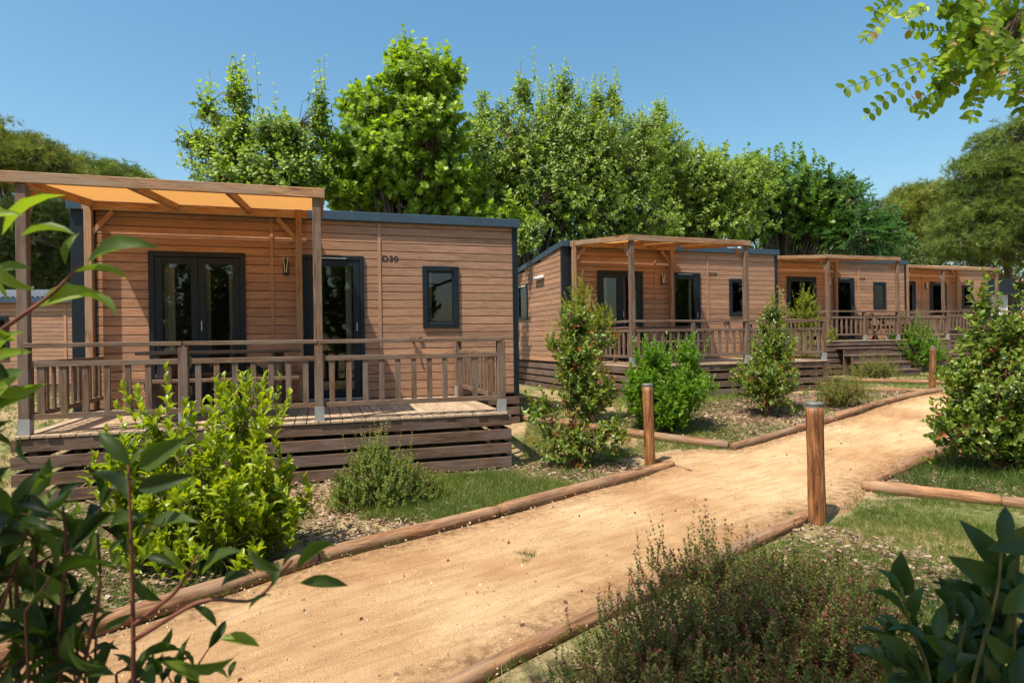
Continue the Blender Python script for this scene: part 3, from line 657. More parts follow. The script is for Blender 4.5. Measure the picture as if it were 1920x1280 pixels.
def stamp(tpl, P, D, U, L, Wd):
    V, F = tpl; F = F if isinstance(F, list) else [F]
    n, k = len(P), len(V); D, Y_, Z_ = frames(D, U); L = np.broadcast_to(L, (n,))[:, None, None]; Wd = np.broadcast_to(Wd, (n,))[:, None, None]
    out = P[:, None]+D[:, None]*V[None, :, 0:1]*L+Y_[:, None]*V[None, :, 1:2]*Wd+Z_[:, None]*V[None, :, 2:3]*L
    off = (np.arange(n)*k)[:, None, None]
    return out.reshape(-1, 3), [(f[None]+off).reshape(-1, f.shape[1]) for f in F], k
def foliage(name, tpl, P, D, U, L, Wd, m, parent, rnd=None, smooth=None):
    V, F, k = stamp(tpl, P, D, U, L, Wd)
    if rnd is None: rnd = rng.random(len(P))
    return raw(name, V, F, m, parent, smooth=(len(tpl[0]) > 12) if smooth is None else smooth, rnd=np.repeat(rnd, k))
def unit(v): return v/(np.linalg.norm(v, axis=-1, keepdims=True)+1e-9)
UP = np.array([0, 0, 1.])
def shoots(P0, D, L, n, ang=(70, 25), roll=None, pair=True, droop=0., t0=.15):
    """leaves on m shoots; returns points, leaf directions, upper normals, position along the shoot (0..1)"""
    m_ = len(P0); D = unit(D); A = unit(np.cross(D, unit(rng.normal(size=(m_, 3))))); B = np.cross(D, A)
    k = n*(2 if pair else 1); idx = np.arange(k); t = t0+(1-t0)*((idx//2 if pair else idx)+rng.uniform(-.2, .2, (m_, k)))/(max(1, (n-1))); t = np.clip(t, 0, 1.02)
    if pair: ph = (idx//2)*(np.pi/2)+(idx % 2)*np.pi
    else: ph = idx*2.4
    ph = ph+rng.uniform(0, 6.28, (m_, 1))+rng.normal(size=(m_, k))*.3
    an = np.radians(ang[0]+(ang[1]-ang[0])*t+rng.normal(size=(m_, k))*9)
    rad = A[:, None]*np.cos(ph)[..., None]+B[:, None]*np.sin(ph)[..., None]
    ld = D[:, None]*np.cos(an)[..., None]+rad*np.sin(an)[..., None]; ld[..., 2] -= droop; ld = unit(ld)
    nrm = unit(D[:, None]*np.sin(an)[..., None]-rad*np.cos(an)[..., None]+rng.normal(size=ld.shape)*.15)
    P = P0[:, None]+D[:, None]*(L[:, None]*t)[..., None]
    return P.reshape(-1, 3), ld.reshape(-1, 3), nrm.reshape(-1, 3), t.reshape(-1)
def blob_points(blobs, n, surf=.55):
    """random points in ellipsoids (cx,cy,cz,rx,ry,rz,weight), most near the outside; with outward directions"""
    w_ = np.array([b[6]*(b[3]*b[4]*b[5])**(2/3) for b in blobs]); w_ /= w_.sum(); idx = rng.choice(len(blobs), n, p=w_); B = np.array([b[:6] for b in blobs])[idx]
    d = unit(rng.normal(size=(n, 3))); r_ = rng.random(n)**surf*.98+.02
    bump_ = 1+.16*vnoise(d*3+idx[:, None]*7.3, 1.3, 4)+.1*vnoise(d*9+idx[:, None]*3.1, 1, 9)
    P = B[:, :3]+d*B[:, 3:6]*(r_*bump_)[:, None]; return P, unit(d/B[:, 3:6]), r_
def twigs(mb, A, B, r0, r1=None):
    """thin three-sided twigs from A to B, vectorised"""
    A, B = np.asarray(A, float), np.asarray(B, float); n = len(A)
    if n == 0: return
    r1 = r0*.5 if r1 is None else r1; D = unit(B-A); a_ = unit(np.cross(D, unit(rng.normal(size=(n, 3))))); b_ = np.cross(D, a_)
    V = np.zeros((n, 6, 3)); g = np.zeros((n, 6, 3)); L = np.linalg.norm(B-A, axis=1)
    for k in range(3):
        th = k*2.0944; o = a_*math.cos(th)+b_*math.sin(th); V[:, k] = A+o*r0; V[:, 3+k] = B+o*r1; g[:, 3+k, 0] = L; g[:, k, 1] = k*.01; g[:, 3+k, 1] = k*.01
    g += rng.uniform(0, 30, (n, 1, 3)); q = np.array([(0, 1, 4, 3), (1, 2, 5, 4), (2, 0, 3, 5)])
    mb.add(V.reshape(-1, 3), (q[None]+(np.arange(n)*6)[:, None, None]).reshape(-1, 4), g.reshape(-1, 3))
def plant(name, cat, label, base, blobs, nsh, slen, nleaf, ll, lw, m, tpl, stem_m=None, ang=(70, 25), up=.6, droop=0, pair=True, surf=.5, stems=9, sr=.012, group=None, lvar=.25, red=None, spikes=0, names=('foliage', 'stems'), trunk=None):
    """a bush or tree: woody stems from the base to hubs in the crown, twigs to each shoot, leaves on the shoots"""
    base = np.array(base, float); r = empty(name, base, 0, label, cat, group)
    blobs = [tuple(np.array(b[:3])-base)+tuple(b[3:6])+(b[6] if len(b) > 6 else 1,) for b in blobs]
    P, o, rr = blob_points(blobs, nsh, surf)
    P = P[P[:, 2] > .02] if True else P; o = o[:len(P)] if False else o
    k = len(P); 
    Pn, on, rn = blob_points(blobs, nsh, surf); keep = Pn[:, 2] > .03; P, o, rr = Pn[keep], on[keep], rn[keep]
    D = unit(o*(1-up)+UP*up+rng.normal(size=o.shape)*.25); L = slen*rng.uniform(.6, 1.3, len(P)); P0 = P-D*L[:, None]
    if spikes:
        top = np.argsort(-P[:, 2]+rng.normal(size=len(P))*.1*np.ptp(P[:, 2]))[:spikes]; L[top] *= 1.7; D[top] = unit(o[top]*.3+UP+rng.normal(size=(len(top), 3))*.12)
    P0[:, 2] = np.maximum(P0[:, 2], .0)
    lp, ld, ln, t = shoots(P0, D, L, nleaf, ang, pair=pair, droop=droop)
    sz = rng.uniform(1-lvar, 1+lvar, len(lp))*(1-.25*t)
    rnd = np.clip(rng.normal(.38+.3*t, .22, len(lp)), 0, .99)
    if red is not None: # fresh red tips on some shoots
        tip = np.repeat(rng.random(len(P0)) < red, len(lp)//len(P0)) & (t > .75); rnd = np.where(tip, 1, np.minimum(rnd, .78))
    foliage(names[0], tpl, lp, ld, ln, ll*sz, lw*sz, m, r, rnd)
    mb = MB(); hubs, ho, _ = blob_points([(*b[:3], b[3]*.75, b[4]*.75, b[5]*.75, b[6]) for b in blobs], stems*(1 if trunk is None else 3), .8); hubs[:, 2] = np.maximum(hubs[:, 2], .1)
    for h_ in hubs:
        st_ = np.array([0, 0, 0]) if trunk is None else np.array([0, 0, trunk])
        q = np.linspace(0, 1, 7)[:, None]; mid = h_*np.array([.35, .35, .6])*(1 if trunk is None else 1); 
        if trunk is None: st_ = rng.normal(size=3)*np.array([.03, .03, 0])*max(1, sr*40)
        else: mid = (st_+h_)/2+np.array([0, 0, .1*h_[2]])
        pts = (1-q)**2*st_+2*q*(1-q)*mid+q*q*h_; mb.tube(pts, np.linspace(sr, sr*.35, 7)*rng.uniform(.7, 1.2)*(1 if trunk is None else .5), 6, False)
    if trunk is not None:
        q = np.linspace(0, 1, 8)[:, None]; pts = q*np.array([0, 0, trunk*1.05])+np.sin(q*4)*.05*np.array([1, .6, 0]); pts[0, 2] = -.1
        mb.tube(pts, np.linspace(sr*1.9, sr*1.1, 8), 10, False, .05)
    # twigs reach each shoot from the nearest hub
    if len(P0):
        nodes = hubs; near = np.zeros(len(P0), int); bd = np.full(len(P0), 9e9)
        for i_, h_ in enumerate(nodes):
            d_ = ((P0-h_)**2).sum(1)+(h_[2] > P0[:, 2])*.3*d_ if False else ((P0-h_)**2).sum(1); c_ = d_ < bd; bd[c_] = d_[c_]; near[c_] = i_
        tr_ = sr*(.16 if trunk is None else .06); ok = np.sqrt(bd) < (9 if trunk is None else .75); twigs(mb, nodes[near][ok], P0[ok], tr_*1.6, tr_); twigs(mb, P0, P0+D*L[:, None], tr_, tr_*.5)
    mb.build(names[1], stem_m or M['bark'], r, smooth=True)
    return r
def WB(u, v, d, ru, rv, rd, wt=1):            # crown lobe given where it stands in the photo, its depth and size in metres
    c = W(u, v, d); s = d/FPX; return (c[0], c[1], c[2], ru*s, rd, rv*s, wt)
near, mid_, far_, lob, blade = T_near(), T_mid(), T_far(), T_lobed(), T_blade()

# --- shrubs by the path
g = GP(390, 1085)
plant('laurel_bush', 'bush', 'big yellow green bush with upright shoots in front of the nearest terrace', (g[0], g[1]+.15, 0),
      [(*(W(370, 880, 4.15)), .62, .5, .34, 1), (*(W(330, 985, 4.1)), .4, .42, .27, .9), (*(W(480, 930, 4.15)), .36, .4, .36, 1), (*(W(300, 800, 4.25)), .22, .25, .25, .9), (*(W(450, 800, 4.25)), .26, .25, .28, .9), (*(W(540, 950, 4.2)), .18, .25, .2, .6), (*(W(230, 880, 4.1)), .2, .22, .24, .9), (*(W(260, 960, 4.1)), .26, .26, .26, .9), (*(W(420, 1010, 4.0)), .4, .35, .22, .8)],
      400, .2, 6, .095, .042, M['laurel_y'], near, M['greenstem'], (58, 18), .75, surf=.5, stems=22, sr=.009, spikes=48)
g = GP(720, 965)
plant('abelia_bush', 'bush', 'low grassy small-leaved shrub against the nearest terrace skirting', (g[0], g[1]+.2, 0),
      [(*(W(715, 905, 5.6)), .42, .42, .36, 1), (*(W(790, 920, 5.7)), .28, .3, .26, .8), (*(W(660, 925, 5.5)), .26, .3, .26, .8), (*(W(700, 860, 5.65)), .22, .22, .2, .8)],
      2000, .15, 10, .024, .014, M['abelia'], mid_, M['greenstem'], (65, 40), .55, surf=.6, stems=26, sr=.005, spikes=40, red=.12)
g = GP(1090, 880)
plant('photinia_bush', 'bush', 'tall open photinia with reddish tips beside the corner of the nearest cabin', (g[0]-.05, g[1]+.1, 0),
      [(*(W(1080, 700, 7.2)), .32, .32, .55, 1), (*(W(1075, 820, 7.1)), .52, .4, .32, .9), (*(W(1020, 760, 7.1)), .26, .28, .22, .5), (*(W(1150, 800, 7.1)), .26, .28, .26, .5), (*(W(1085, 600, 7.3)), .24, .24, .24, 1.4), (*(W(1085, 660, 7.25)), .32, .3, .26, 1.4), (*(W(1120, 740, 7.2)), .3, .3, .3, .9), (*(W(1035, 640, 7.2)), .15, .18, .14, .4), (*(W(1130, 640, 7.2)), .17, .18, .14, .5)],
      430, .24, 5, .078, .042, M['photinia'], near, M['redstem'], (68, 30), .45, surf=.55, stems=18, sr=.009, red=.12)
plant('privet_bush', 'bush', 'golden small-leaved conical shrub behind the tall photinia', (*(W(1095, 700, 9.4)[:2]), float(G(0, 9.4))),
      [(*(W(1092, 610, 9.4)), .5, .4, .42, 1), (*(W(1085, 560, 9.4)), .3, .3, .3, 1), (*(W(1120, 600, 9.4)), .3, .3, .3, 1), (*(W(1092, 700, 9.4)), .5, .42, .35, .5)],
      700, .16, 8, .03, .018, M['smallyel'], mid_, M['greenstem'], (60, 30), .5, surf=.5, stems=14, sr=.007, spikes=20)
g = GP(1250, 805)
plant('laurel_bush', 'bush', 'bright green bushy laurel just behind the second bollard', (g[0], g[1]+.1, g[2]),
      [(*(W(1240, 745, 9.0)), .52, .5, .48, 1), (*(W(1290, 715, 9.0)), .42, .4, .32, .8), (*(W(1200, 715, 9.0)), .28, .35, .3, .8), (*(W(1225, 670, 9.1)), .26, .3, .24, .8), (*(W(1290, 665, 9.1)), .22, .26, .2, .7)],
      800, .22, 6, .085, .037, M['laurel_g'], mid_, M['greenstem'], (58, 18), .68, surf=.5, stems=22, sr=.009, spikes=34)
g = GP(1440, 782)
plant('photinia_bush', 'bush', 'dense photinia in front of the gap between the second and third cabins', (g[0], g[1]+.1, g[2]),
      [(*(W(1440, 720, 9.9)), .6, .5, .42, 1), (*(W(1450, 640, 10)), .36, .34, .42, 1.4), (*(W(1445, 670, 9.95)), .42, .38, .3, 1), (*(W(1430, 690, 9.8)), .5, .4, .3, .7), (*(W(1450, 585, 10)), .24, .25, .2, .8)],
      560, .24, 6, .075, .038, M['photinia'], mid_, M['redstem'], (66, 28), .45, surf=.5, stems=20, sr=.009, red=.08, spikes=10)
plant('privet_bush', 'bush', 'golden conical shrub rising above the second terrace railing', (*(W(1512, 650, 15.2)[:2]), .33),
      [(*(W(1512, 590, 15.2)), .42, .35, .45, 1), (*(W(1512, 560, 15.2)), .25, .25, .3, 1), (*(W(1512, 640, 15.2)), .45, .4, .5, .6), (*(W(1555, 625, 14.8)), .2, .2, .25, .6)],
      420, .2, 7, .04, .026, M['smallyel'], far_, M['greenstem'], (60, 30), .5, surf=.5, stems=10, sr=.008, spikes=14)
g = GP(1585, 758)
plant('abelia_bush', 'bush', 'low brownish round shrub beyond the nearest bollard', (g[0], g[1]+.1, g[2]),
      [(*(W(1585, 725, 10.4)), .5, .45, .3, 1), (*(W(1560, 735, 10.3)), .3, .3, .22, 1)],
      620, .2, 9, .026, .014, M['abelia'], far_, M['redstem'], (65, 40), .6, surf=.6, stems=22, sr=.006, spikes=40, red=.5)
g = GP(1645, 708)
plant('abelia_bush', 'bush', 'smaller brownish shrub behind the low round one', (g[0], g[1], g[2]),
      [(*(W(1642, 688, 15.5)), .6, .5, .3, 1)], 420, .22, 8, .035, .02, M['abelia'], far_, M['redstem'], (65, 40), .6, surf=.6, stems=18, sr=.007, spikes=30, red=.4)
plant('laurel_bush', 'bush', 'dark green laurel against the skirting of the farthest terrace', (*(W(1705, 690, 18.8)[:2]), .33),
      [(*(W(1705, 650, 18.8)), .95, .8, .7, 1), (*(W(1705, 625, 18.8)), .6, .5, .5, 1), (*(W(1735, 655, 18.8)), .6, .6, .5, .8), (*(W(1675, 660, 18.8)), .5, .5, .45, .8)],
      650, .3, 6, .09, .042, M['laurel_g'], far_, M['greenstem'], (60, 20), .55, surf=.5, stems=16, sr=.012, spikes=20)
g = GP(1870, 905)
plant('photinia_bush', 'bush', 'big dark photinia filling the right edge behind the split-ended log', (g[0]+.35, g[1]+.45, 0),
      [(*(W(1880, 740, 6.7)), .62, .6, .62, 1), (*(W(1830, 800, 6.6)), .5, .45, .34, .9), (*(W(1870, 640, 6.8)), .4, .4, .38, .9), (*(W(1840, 575, 6.9)), .16, .18, .18, .8), (*(W(1775, 790, 6.5)), .22, .25, .2, .5), (*(W(1940, 850, 6.5)), .5, .45, .35, .9), (*(W(1915, 620, 6.8)), .2, .25, .25, .7), (*(W(1800, 700, 6.7)), .24, .24, .18, .6)],
      800, .25, 5, .088, .05, M['photinia'], near, M['redstem'], (68, 32), .4, surf=.5, stems=26, sr=.011, red=.03, spikes=14)
plant('abelia_bush', 'bush', 'dark reddish twiggy shrub at the bottom right in the foreground', (.93, 2.55, 0),
      [(.95, 2.5, .25, .62, .5, .36, 1), (.6, 2.4, .22, .42, .4, .3, .9), (.3, 2.25, .15, .3, .3, .2, .8), (1.3, 2.55, .25, .42, .42, .3, .9), (.85, 2.65, .46, .4, .3, .17, .9), (1.35, 2.8, .3, .3, .3, .2, .7), (1.0, 2.1, .25, .6, .35, .3, .8)],
      3400, .12, 10, .019, .0105, M['abelia_red'], mid_, M['redstem'], (62, 38), .62, surf=.55, stems=40, sr=.0035, spikes=70, red=.35)
plant('seedling', 'plant', 'small leafy seedling in front of the log-end bollard', GP(1150, 868), [(*(GP(1150, 868)+[0, 0, .05]), .1, .1, .06, 1)], 10, .07, 3, .05, .016, M['laurel_g'], near, M['greenstem'], (70, 40), .4, stems=3, sr=.003)

# trees behind the camera, mirrored in the window panes
for q, (x_, y_, h_) in enumerate(((-15, -9, 5.5), (-8, -12, 6.5), (-1, -13, 6), (7, -14, 7), (16, -12, 6.5), (-20, -3, 6), (15, -2, 7), (20, 4, 7), (27, 11, 7.5), (34, 17, 8))):
    plant('hedge_tree', 'tree', ['bushy tree %s' % z for z in ('seen only mirrored in the panes, far left one', 'seen only mirrored in the panes, second from left', 'seen only mirrored in the panes, behind the viewer', 'seen only mirrored in the panes, right behind the viewer', 'seen only mirrored in the panes, far right one', 'out of view to the left of the first terrace', 'out of view at the right behind the viewer', 'out of view at the right beyond the path', 'out of view at the far right past the big photinia', 'out of view at the farthest right')][q], (x_, y_, 0),
          [(x_, y_, h_*.55, 3.6, 2.2, h_*.42, 1), (x_+2, y_, h_*.4, 2.5, 1.8, h_*.38, 1)], 420, .8, 9, .38, .26, M['darkleaf'], far_, trunk=1.5, stems=4, sr=.12)

# --- foreground leaves, each laid from a stem
def near_plant(name, label, base, stems, leaves, wfac, m, sm, extra=None, sr=.004):
    r = empty(name, base, 0, label, 'bush'); base = np.array(base, float)
    mb = MB()
    for st in stems:
        P = np.array([W(*p) for p in st])-base; n = 14; t = np.linspace(0, len(P)-1, n)
        Q = np.stack([np.interp(t, range(len(P)), P[:, k]) for k in range(3)], 1); Q[1:-1] = (Q[:-2]+2*Q[1:-1]+Q[2:])/4
        mb.tube(Q, np.linspace(sr, sr*.45, n), 7)
    mb.build('stems', sm, r, smooth=True)
    A = np.array([W(l[0], l[1], l[4]) for l in leaves])-base; B = np.array([W(l[2], l[3], l[4]+(l[5] if len(l) > 5 else 0)) for l in leaves])-base
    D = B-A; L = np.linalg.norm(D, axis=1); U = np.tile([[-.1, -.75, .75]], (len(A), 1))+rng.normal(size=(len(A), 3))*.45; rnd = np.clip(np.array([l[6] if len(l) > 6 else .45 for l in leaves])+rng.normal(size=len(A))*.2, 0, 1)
    if extra is not None:
        for (blob, n, sl, nl, ll, ag) in extra:
            P, o, rr = blob_points([(*(np.array(blob[:3])-base), *blob[3:6], 1)], n, .6); Dd = unit(o*.5+UP*.5+rng.normal(size=o.shape)*.3); Ls = np.full(n, sl)*rng.uniform(.7, 1.3, n); P0 = P-Dd*Ls[:, None]
            lp, ld, ln, t = shoots(P0, Dd, Ls, nl, ag); sz = rng.uniform(.8, 1.2, len(lp))*ll
            A = np.concatenate([A, lp]); D = np.concatenate([D, ld]); U = np.concatenate([U, ln]); L = np.concatenate([L, sz]); rnd = np.concatenate([rnd, np.clip(rng.normal(.3, .2, len(lp)), 0, 1)])
            mb = MB(); twigs(mb, np.tile([[blob[0]-base[0], blob[1]-base[1], 0]], (n, 1))+rng.normal(size=(n, 3))*.02, P0, .004, .0025); twigs(mb, P0, P0+Dd*Ls[:, None], .0025, .0012); mb.build('stems', sm, r, smooth=True)
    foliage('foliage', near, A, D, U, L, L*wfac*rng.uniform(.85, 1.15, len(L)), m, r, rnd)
    return r
d = .95
LV = [(163, 492, 290, 452), (140, 510, 243, 512), (73, 575, 183, 542), (147, 553, 222, 582), (40, 442, 138, 428), (5, 440, 108, 352), (123, 497, 143, 433), (-45, 425, 38, 395), (-12, 465, 48, 548), (-5, 510, 52, 498), (-8, 668, 35, 617), (-10, 685, 47, 655), (-12, 735, 83, 724), (-30, 610, 30, 640), (-40, 520, 20, 560), (-20, 770, 30, 700), (-30, 380, 30, 430)]
LL = [(244, 873, 184, 806), (245, 871, 287, 834), (262, 877, 345, 822), (244, 942, 163, 875), (259, 916, 356, 890), (262, 1012, 362, 965), (205, 990, 266, 962), (127, 1027, 112, 944), (184, 1087, 180, 990), (525, 1070, 461, 1032), (555, 1066, 632, 1010), (562, 1092, 652, 1094), (530, 1063, 560, 1030), (510, 1100, 522, 1048), (379, 1077, 446, 1025), (309, 1021, 352, 1072), (415, 1100, 462, 1072), (360, 1134, 410, 1172), (412, 1197, 488, 1206), (90, 1206, 173, 1117), (466, 1142, 508, 1108), (240, 1060, 212, 1030), (235, 1010, 200, 1040), (250, 1080, 300, 1130), (140, 1110, 60, 1070), (160, 1040, 90, 1010), (60, 920, 110, 880), (95, 960, 30, 930), (20, 990, 90, 985), (110, 930, 150, 905), (330, 1060, 270, 1040), (248, 1150, 190, 1180), (300, 1240, 380, 1275), (340, 1245, 440, 1240), (200, 1250, 120, 1220), (30, 1120, 100, 1150), (10, 1060, 60, 1020), (60, 1240, 20, 1190), (230, 960, 170, 990), (60, 870, 30, 820), (430, 1270, 442, 1235)]
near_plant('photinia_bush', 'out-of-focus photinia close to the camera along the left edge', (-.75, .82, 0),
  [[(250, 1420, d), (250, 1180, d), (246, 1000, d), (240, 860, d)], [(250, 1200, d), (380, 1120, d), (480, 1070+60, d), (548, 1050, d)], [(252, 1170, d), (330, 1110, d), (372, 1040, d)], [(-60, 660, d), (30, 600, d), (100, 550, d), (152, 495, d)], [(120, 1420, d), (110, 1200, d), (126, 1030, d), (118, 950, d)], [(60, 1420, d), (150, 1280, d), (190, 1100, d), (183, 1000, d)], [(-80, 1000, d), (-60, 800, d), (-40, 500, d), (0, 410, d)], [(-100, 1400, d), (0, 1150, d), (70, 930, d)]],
  [(*l, d+rng.uniform(-.06, .06), rng.uniform(-.03, .03), .88 if q_ < len(LV) else .42) for q_, l in enumerate(LV+LL)], .31, M['fg_leaf'], M['redstem'],  # backlight put into the colour: upper leaves lighter than the lower ones
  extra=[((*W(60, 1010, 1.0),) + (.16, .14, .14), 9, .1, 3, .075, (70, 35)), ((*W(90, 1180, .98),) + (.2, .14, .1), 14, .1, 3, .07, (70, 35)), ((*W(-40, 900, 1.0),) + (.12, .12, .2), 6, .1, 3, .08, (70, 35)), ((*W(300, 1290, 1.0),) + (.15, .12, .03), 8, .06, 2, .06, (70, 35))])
d = 1.15
RV = [(1886, 1085, 1807, 976), (1875, 1020, 1888, 948), (1850, 1030, 1960, 1000), (1868, 1087, 1788, 1048), (1690, 1120, 1648, 1062), (1697, 1117, 1688, 1040), (1700, 1158, 1638, 1100), (1714, 1162, 1727, 1098), (1740, 1210, 1687, 1165), (1815, 1168, 1802, 1110), (1852, 1176, 1824, 1106), (1667, 1266, 1606, 1209), (1800, 1268, 1762, 1196), (1760, 1200, 1770, 1130), (1850, 1210, 1900, 1140), (1700, 1230, 1650, 1190), (1730, 1290, 1700, 1220), (1830, 1280, 1870, 1200), (1880, 1150, 1930, 1090), (1760, 1290, 1830, 1220), (1660, 1300, 1640, 1240), (1900, 1240, 1850, 1190), (1900, 1300, 1935, 1200), (1770, 1240, 1730, 1180), (1905, 1120, 1890, 1050), (1840, 1100, 1835, 1180), (1690, 1180, 1650, 1150), (1780, 1170, 1785, 1120)]
near_plant('laurel_bush', 'dark glossy laurel close to the camera in the bottom right corner', (.85, 1.15, 0),
  [[(1760, 1420, d), (1740, 1250, d), (1702, 1160, d), (1690, 1100, d)], [(1800, 1420, d), (1830, 1250, d), (1870, 1120, d), (1880, 1010, d)], [(1790, 1420, d), (1790, 1250, d), (1812, 1160, d)], [(1880, 1420, d), (1900, 1250, d), (1905, 1120, d)], [(1650, 1420, d), (1670, 1300, d), (1650, 1220, d)]],
  [(*l, d+rng.uniform(-.06, .06), rng.uniform(-.03, .03)) for l in RV], .4, M['fg_laurel'], M['greenstem'],
  extra=[((*W(1800, 1260, 1.2),) + (.17, .12, .09), 16, .1, 3, .085, (55, 20)), ((*W(1900, 1180, 1.2),) + (.07, .1, .12), 8, .1, 3, .085, (55, 20))], sr=.005)

# --- robinia whose bough hangs in at the top right
def pinnate(A, D, L, npair, ll, lw, droop=.15, face=None):
    m_ = len(A); D = unit(D); side = unit(np.cross(D, UP+rng.normal(size=(m_, 3))*.3)) if face is None else unit(np.cross(D, np.array(face)+rng.normal(size=(m_, 3))*.35)); t = (np.arange(npair)+1)/npair
    Pm, Dm, Um = [], [], []
    for sg in (-1, 1):
        P = A[:, None]+D[:, None]*(L[:, None]*t)[..., None]; P[..., 2] -= droop*(L[:, None]*t*t)
        dd = D[:, None]*.35+side[:, None]*sg+rng.normal(size=P.shape)*.15; dd[..., 2] -= .25
        uu = np.cross(dd, D[:, None])*sg if face is None else np.tile(-np.array(face)+UP*.5, (*P.shape[:2], 1)); uu = uu+rng.normal(size=uu.shape)*.25
        Pm.append(P.reshape(-1, 3)); Dm.append(unit(dd).reshape(-1, 3)); Um.append(uu.reshape(-1, 3))
    Pt = A+D*L[:, None]; Pt[:, 2] -= droop*L; Pm.append(Pt); Dm.append(D); Um.append(np.tile(UP, (m_, 1)))
    return np.concatenate(Pm), np.concatenate(Dm), np.concatenate(Um)
rb = np.array([3.6, 1.6, 0.]); r = empty('robinia_tree', rb, 0, 'robinia tree whose leafy bough hangs in at the top right corner', 'tree')
dr = 2.6; mb = MB()
mb.tube(np.array([(0, 0, -.1), (.05, 0, 1.5), (.0, .2, 3.2), (-.3, .5, 4.6), (-.6, .8, 6)]), [.16, .14, .11, .08, .05], 10, False, .05)
hub = [W(2050, -60, dr)-rb, W(1905, 30, dr)-rb, W(1840, 110, dr)-rb, W(1760, 100, dr)-rb, W(1690, -10, dr)-rb]
def limb(pts, r0, r1):
    pts = np.array(pts); n = 12; t = np.linspace(0, len(pts)-1, n); Q = np.stack([np.interp(t, range(len(pts)), pts[:, k]) for k in range(3)], 1); Q[1:-1] = (Q[:-2]+2*Q[1:-1]+Q[2:])/4; mb.tube(Q, np.linspace(r0, r1, n), 6, False)
limb([(0, .25, 3.3), hub[0], hub[1], W(1890, 90, dr)-rb], .05, .01); limb([hub[1], hub[2], W(1800, 120, dr)-rb], .012, .004); limb([hub[0], W(1800, -80, dr)-rb, hub[4]], .02, .005); limb([hub[1], W(1912, 120, dr)-rb, W(1915, 150, dr)-rb], .012, .004)
mb.build('trunk', M['bark'], r, smooth=True)
Ls = [(1760, 105, 1585, 165), (1752, 108, 1632, 212), (1700, -15, 1624, 70), (1740, 10, 1697, 30), (1790, 60, 1706, 55), (1790, 150, 1708, 198), (1800, 130, 1735, 210), (1850, 110, 1822, 220), (1800, 60, 1770, 120), (1900, 60, 1835, 120), (1920, 60, 1880, 170), (1820, 20, 1775, 20), (1850, 0, 1800, 40), (1900, 90, 1915, 200), (1880, 20, 1850, 90), (1930, 120, 1900, 190), (1870, -20, 1900, 60), (1840, 40, 1790, 90), (1950, 20, 1910, 100), (1780, -40, 1760, 20), (1720, -40, 1640, 20), (1860, 100, 1850, 170), (1900, 10, 1870, 60), (1830, 90, 1780, 170), (1810, 40, 1830, 120)]
for q in range(34): a_, b_ = rng.uniform(1800, 1960), rng.uniform(-40, 130); Ls.append((a_, b_, a_+rng.uniform(-60, 30), b_+rng.uniform(10, 75)))
A = np.array([W(l[0], l[1], dr+rng.uniform(-.12, .12)) for l in Ls])-rb; B = np.array([W(l[2], l[3], dr+rng.uniform(-.15, .15)) for l in Ls])-rb
lp, ld, ln = pinnate(A, B-A, np.linalg.norm(B-A, axis=1), 9, .04, .02, 0, (.4, 1, .2))
# rest of the crown, with unseen lobes added overhead to shade the foreground
cb = [(1.0, -.4, 5.4, 2.0, 1.8, 1.1, .7), (-4.4, -1.1, 5.2, .9, .4, .4, 1.1), (-6.0, -2.9, 5.2, 1.1, .8, .5, 1.8), (-4.1, -2.1, 5.2, 1.0, .7, .5, 2.4), (-2.2, -1.2, 5.6, 1.5, 1.5, .8, .5)]
P, o, rr = blob_points(cb, 2600, .5); Dd = unit(o+rng.normal(size=o.shape)*.5-UP*.2); l2, d2, n2 = pinnate(P, Dd, np.full(len(P), .22), 6, .04, .02)
lp = np.concatenate([lp, l2]); ld = np.concatenate([ld, d2]); ln = np.concatenate([ln, n2]); sz = rng.uniform(.8, 1.2, len(lp))
rn = np.where(rng.random(len(lp)) < .06, 1., rng.uniform(0, .7, len(lp)))
foliage('crown', T_oval(), lp, ld, ln, .04*sz, .023*sz, M['robinia'], r, rn)
mb = MB(); twigs(mb, A, B, .0022, .0012); mb.build('leaf_stalks', M['greenstem'], r)
mb = MB(); hb_, _, _ = blob_points(cb, 24, .8); twigs(mb, np.tile([[-.2, .4, 4.3]], (24, 1)), hb_, .03, .012); nr = np.argmin(((P[:, None]-hb_[None])**2).sum(-1), 1); twigs(mb, hb_[nr], P, .006, .003); mb.build('branches', M['bark'], r)
# the robinia's added overhead lobes shade the near leaves
# --- background trees
def tree(label, base_px, depth, blobs, nsh, slen, nleaf, ll, lw, m, tpl, trunk=1.6, sr=.09, ang=(75, 40), up=.4, droop=.3, pair=False, surf=.45, spikes=0, stems=14, kind='mulberry_tree', lvar=.25, group='broadleaf trees behind the cabins'):
    c = W(base_px, 600, depth); base = (c[0], c[1], .33)
    return plant(kind, 'tree', label, base, blobs, nsh, slen, nleaf, ll, lw, m, tpl, M['bark'], ang, up, droop, pair, surf, stems, sr, group, lvar, None, spikes, ('crown', 'trunk'), trunk)
tree('loose mulberry tree with long bare-topped shoots, left of the tall plane tree', 500, 14,
     [WB(470, 330, 14, 130, 70, 1.0, .8), WB(520, 250, 14, 60, 50, .7, .8), WB(440, 270, 14, 45, 75, .6, .8), WB(545, 270, 14.2, 60, 55, .7, .8), WB(385, 270, 14, 40, 30, .4, .5), WB(450, 185, 14, 22, 45, .3, .7), WB(560, 340, 14.3, 75, 55, .9, .8), WB(405, 215, 14, 24, 30, .3, .5), WB(360, 262, 14, 30, 13, .25, .9), WB(600, 215, 14.3, 18, 70, .3, 1), WB(436, 175, 14, 14, 30, .25, .8), WB(385, 200, 14, 16, 14, .25, 1)],
     1250, .5, 11, .14, .09, M['mulberry'], mid_, up=.34, droop=.4, spikes=45)
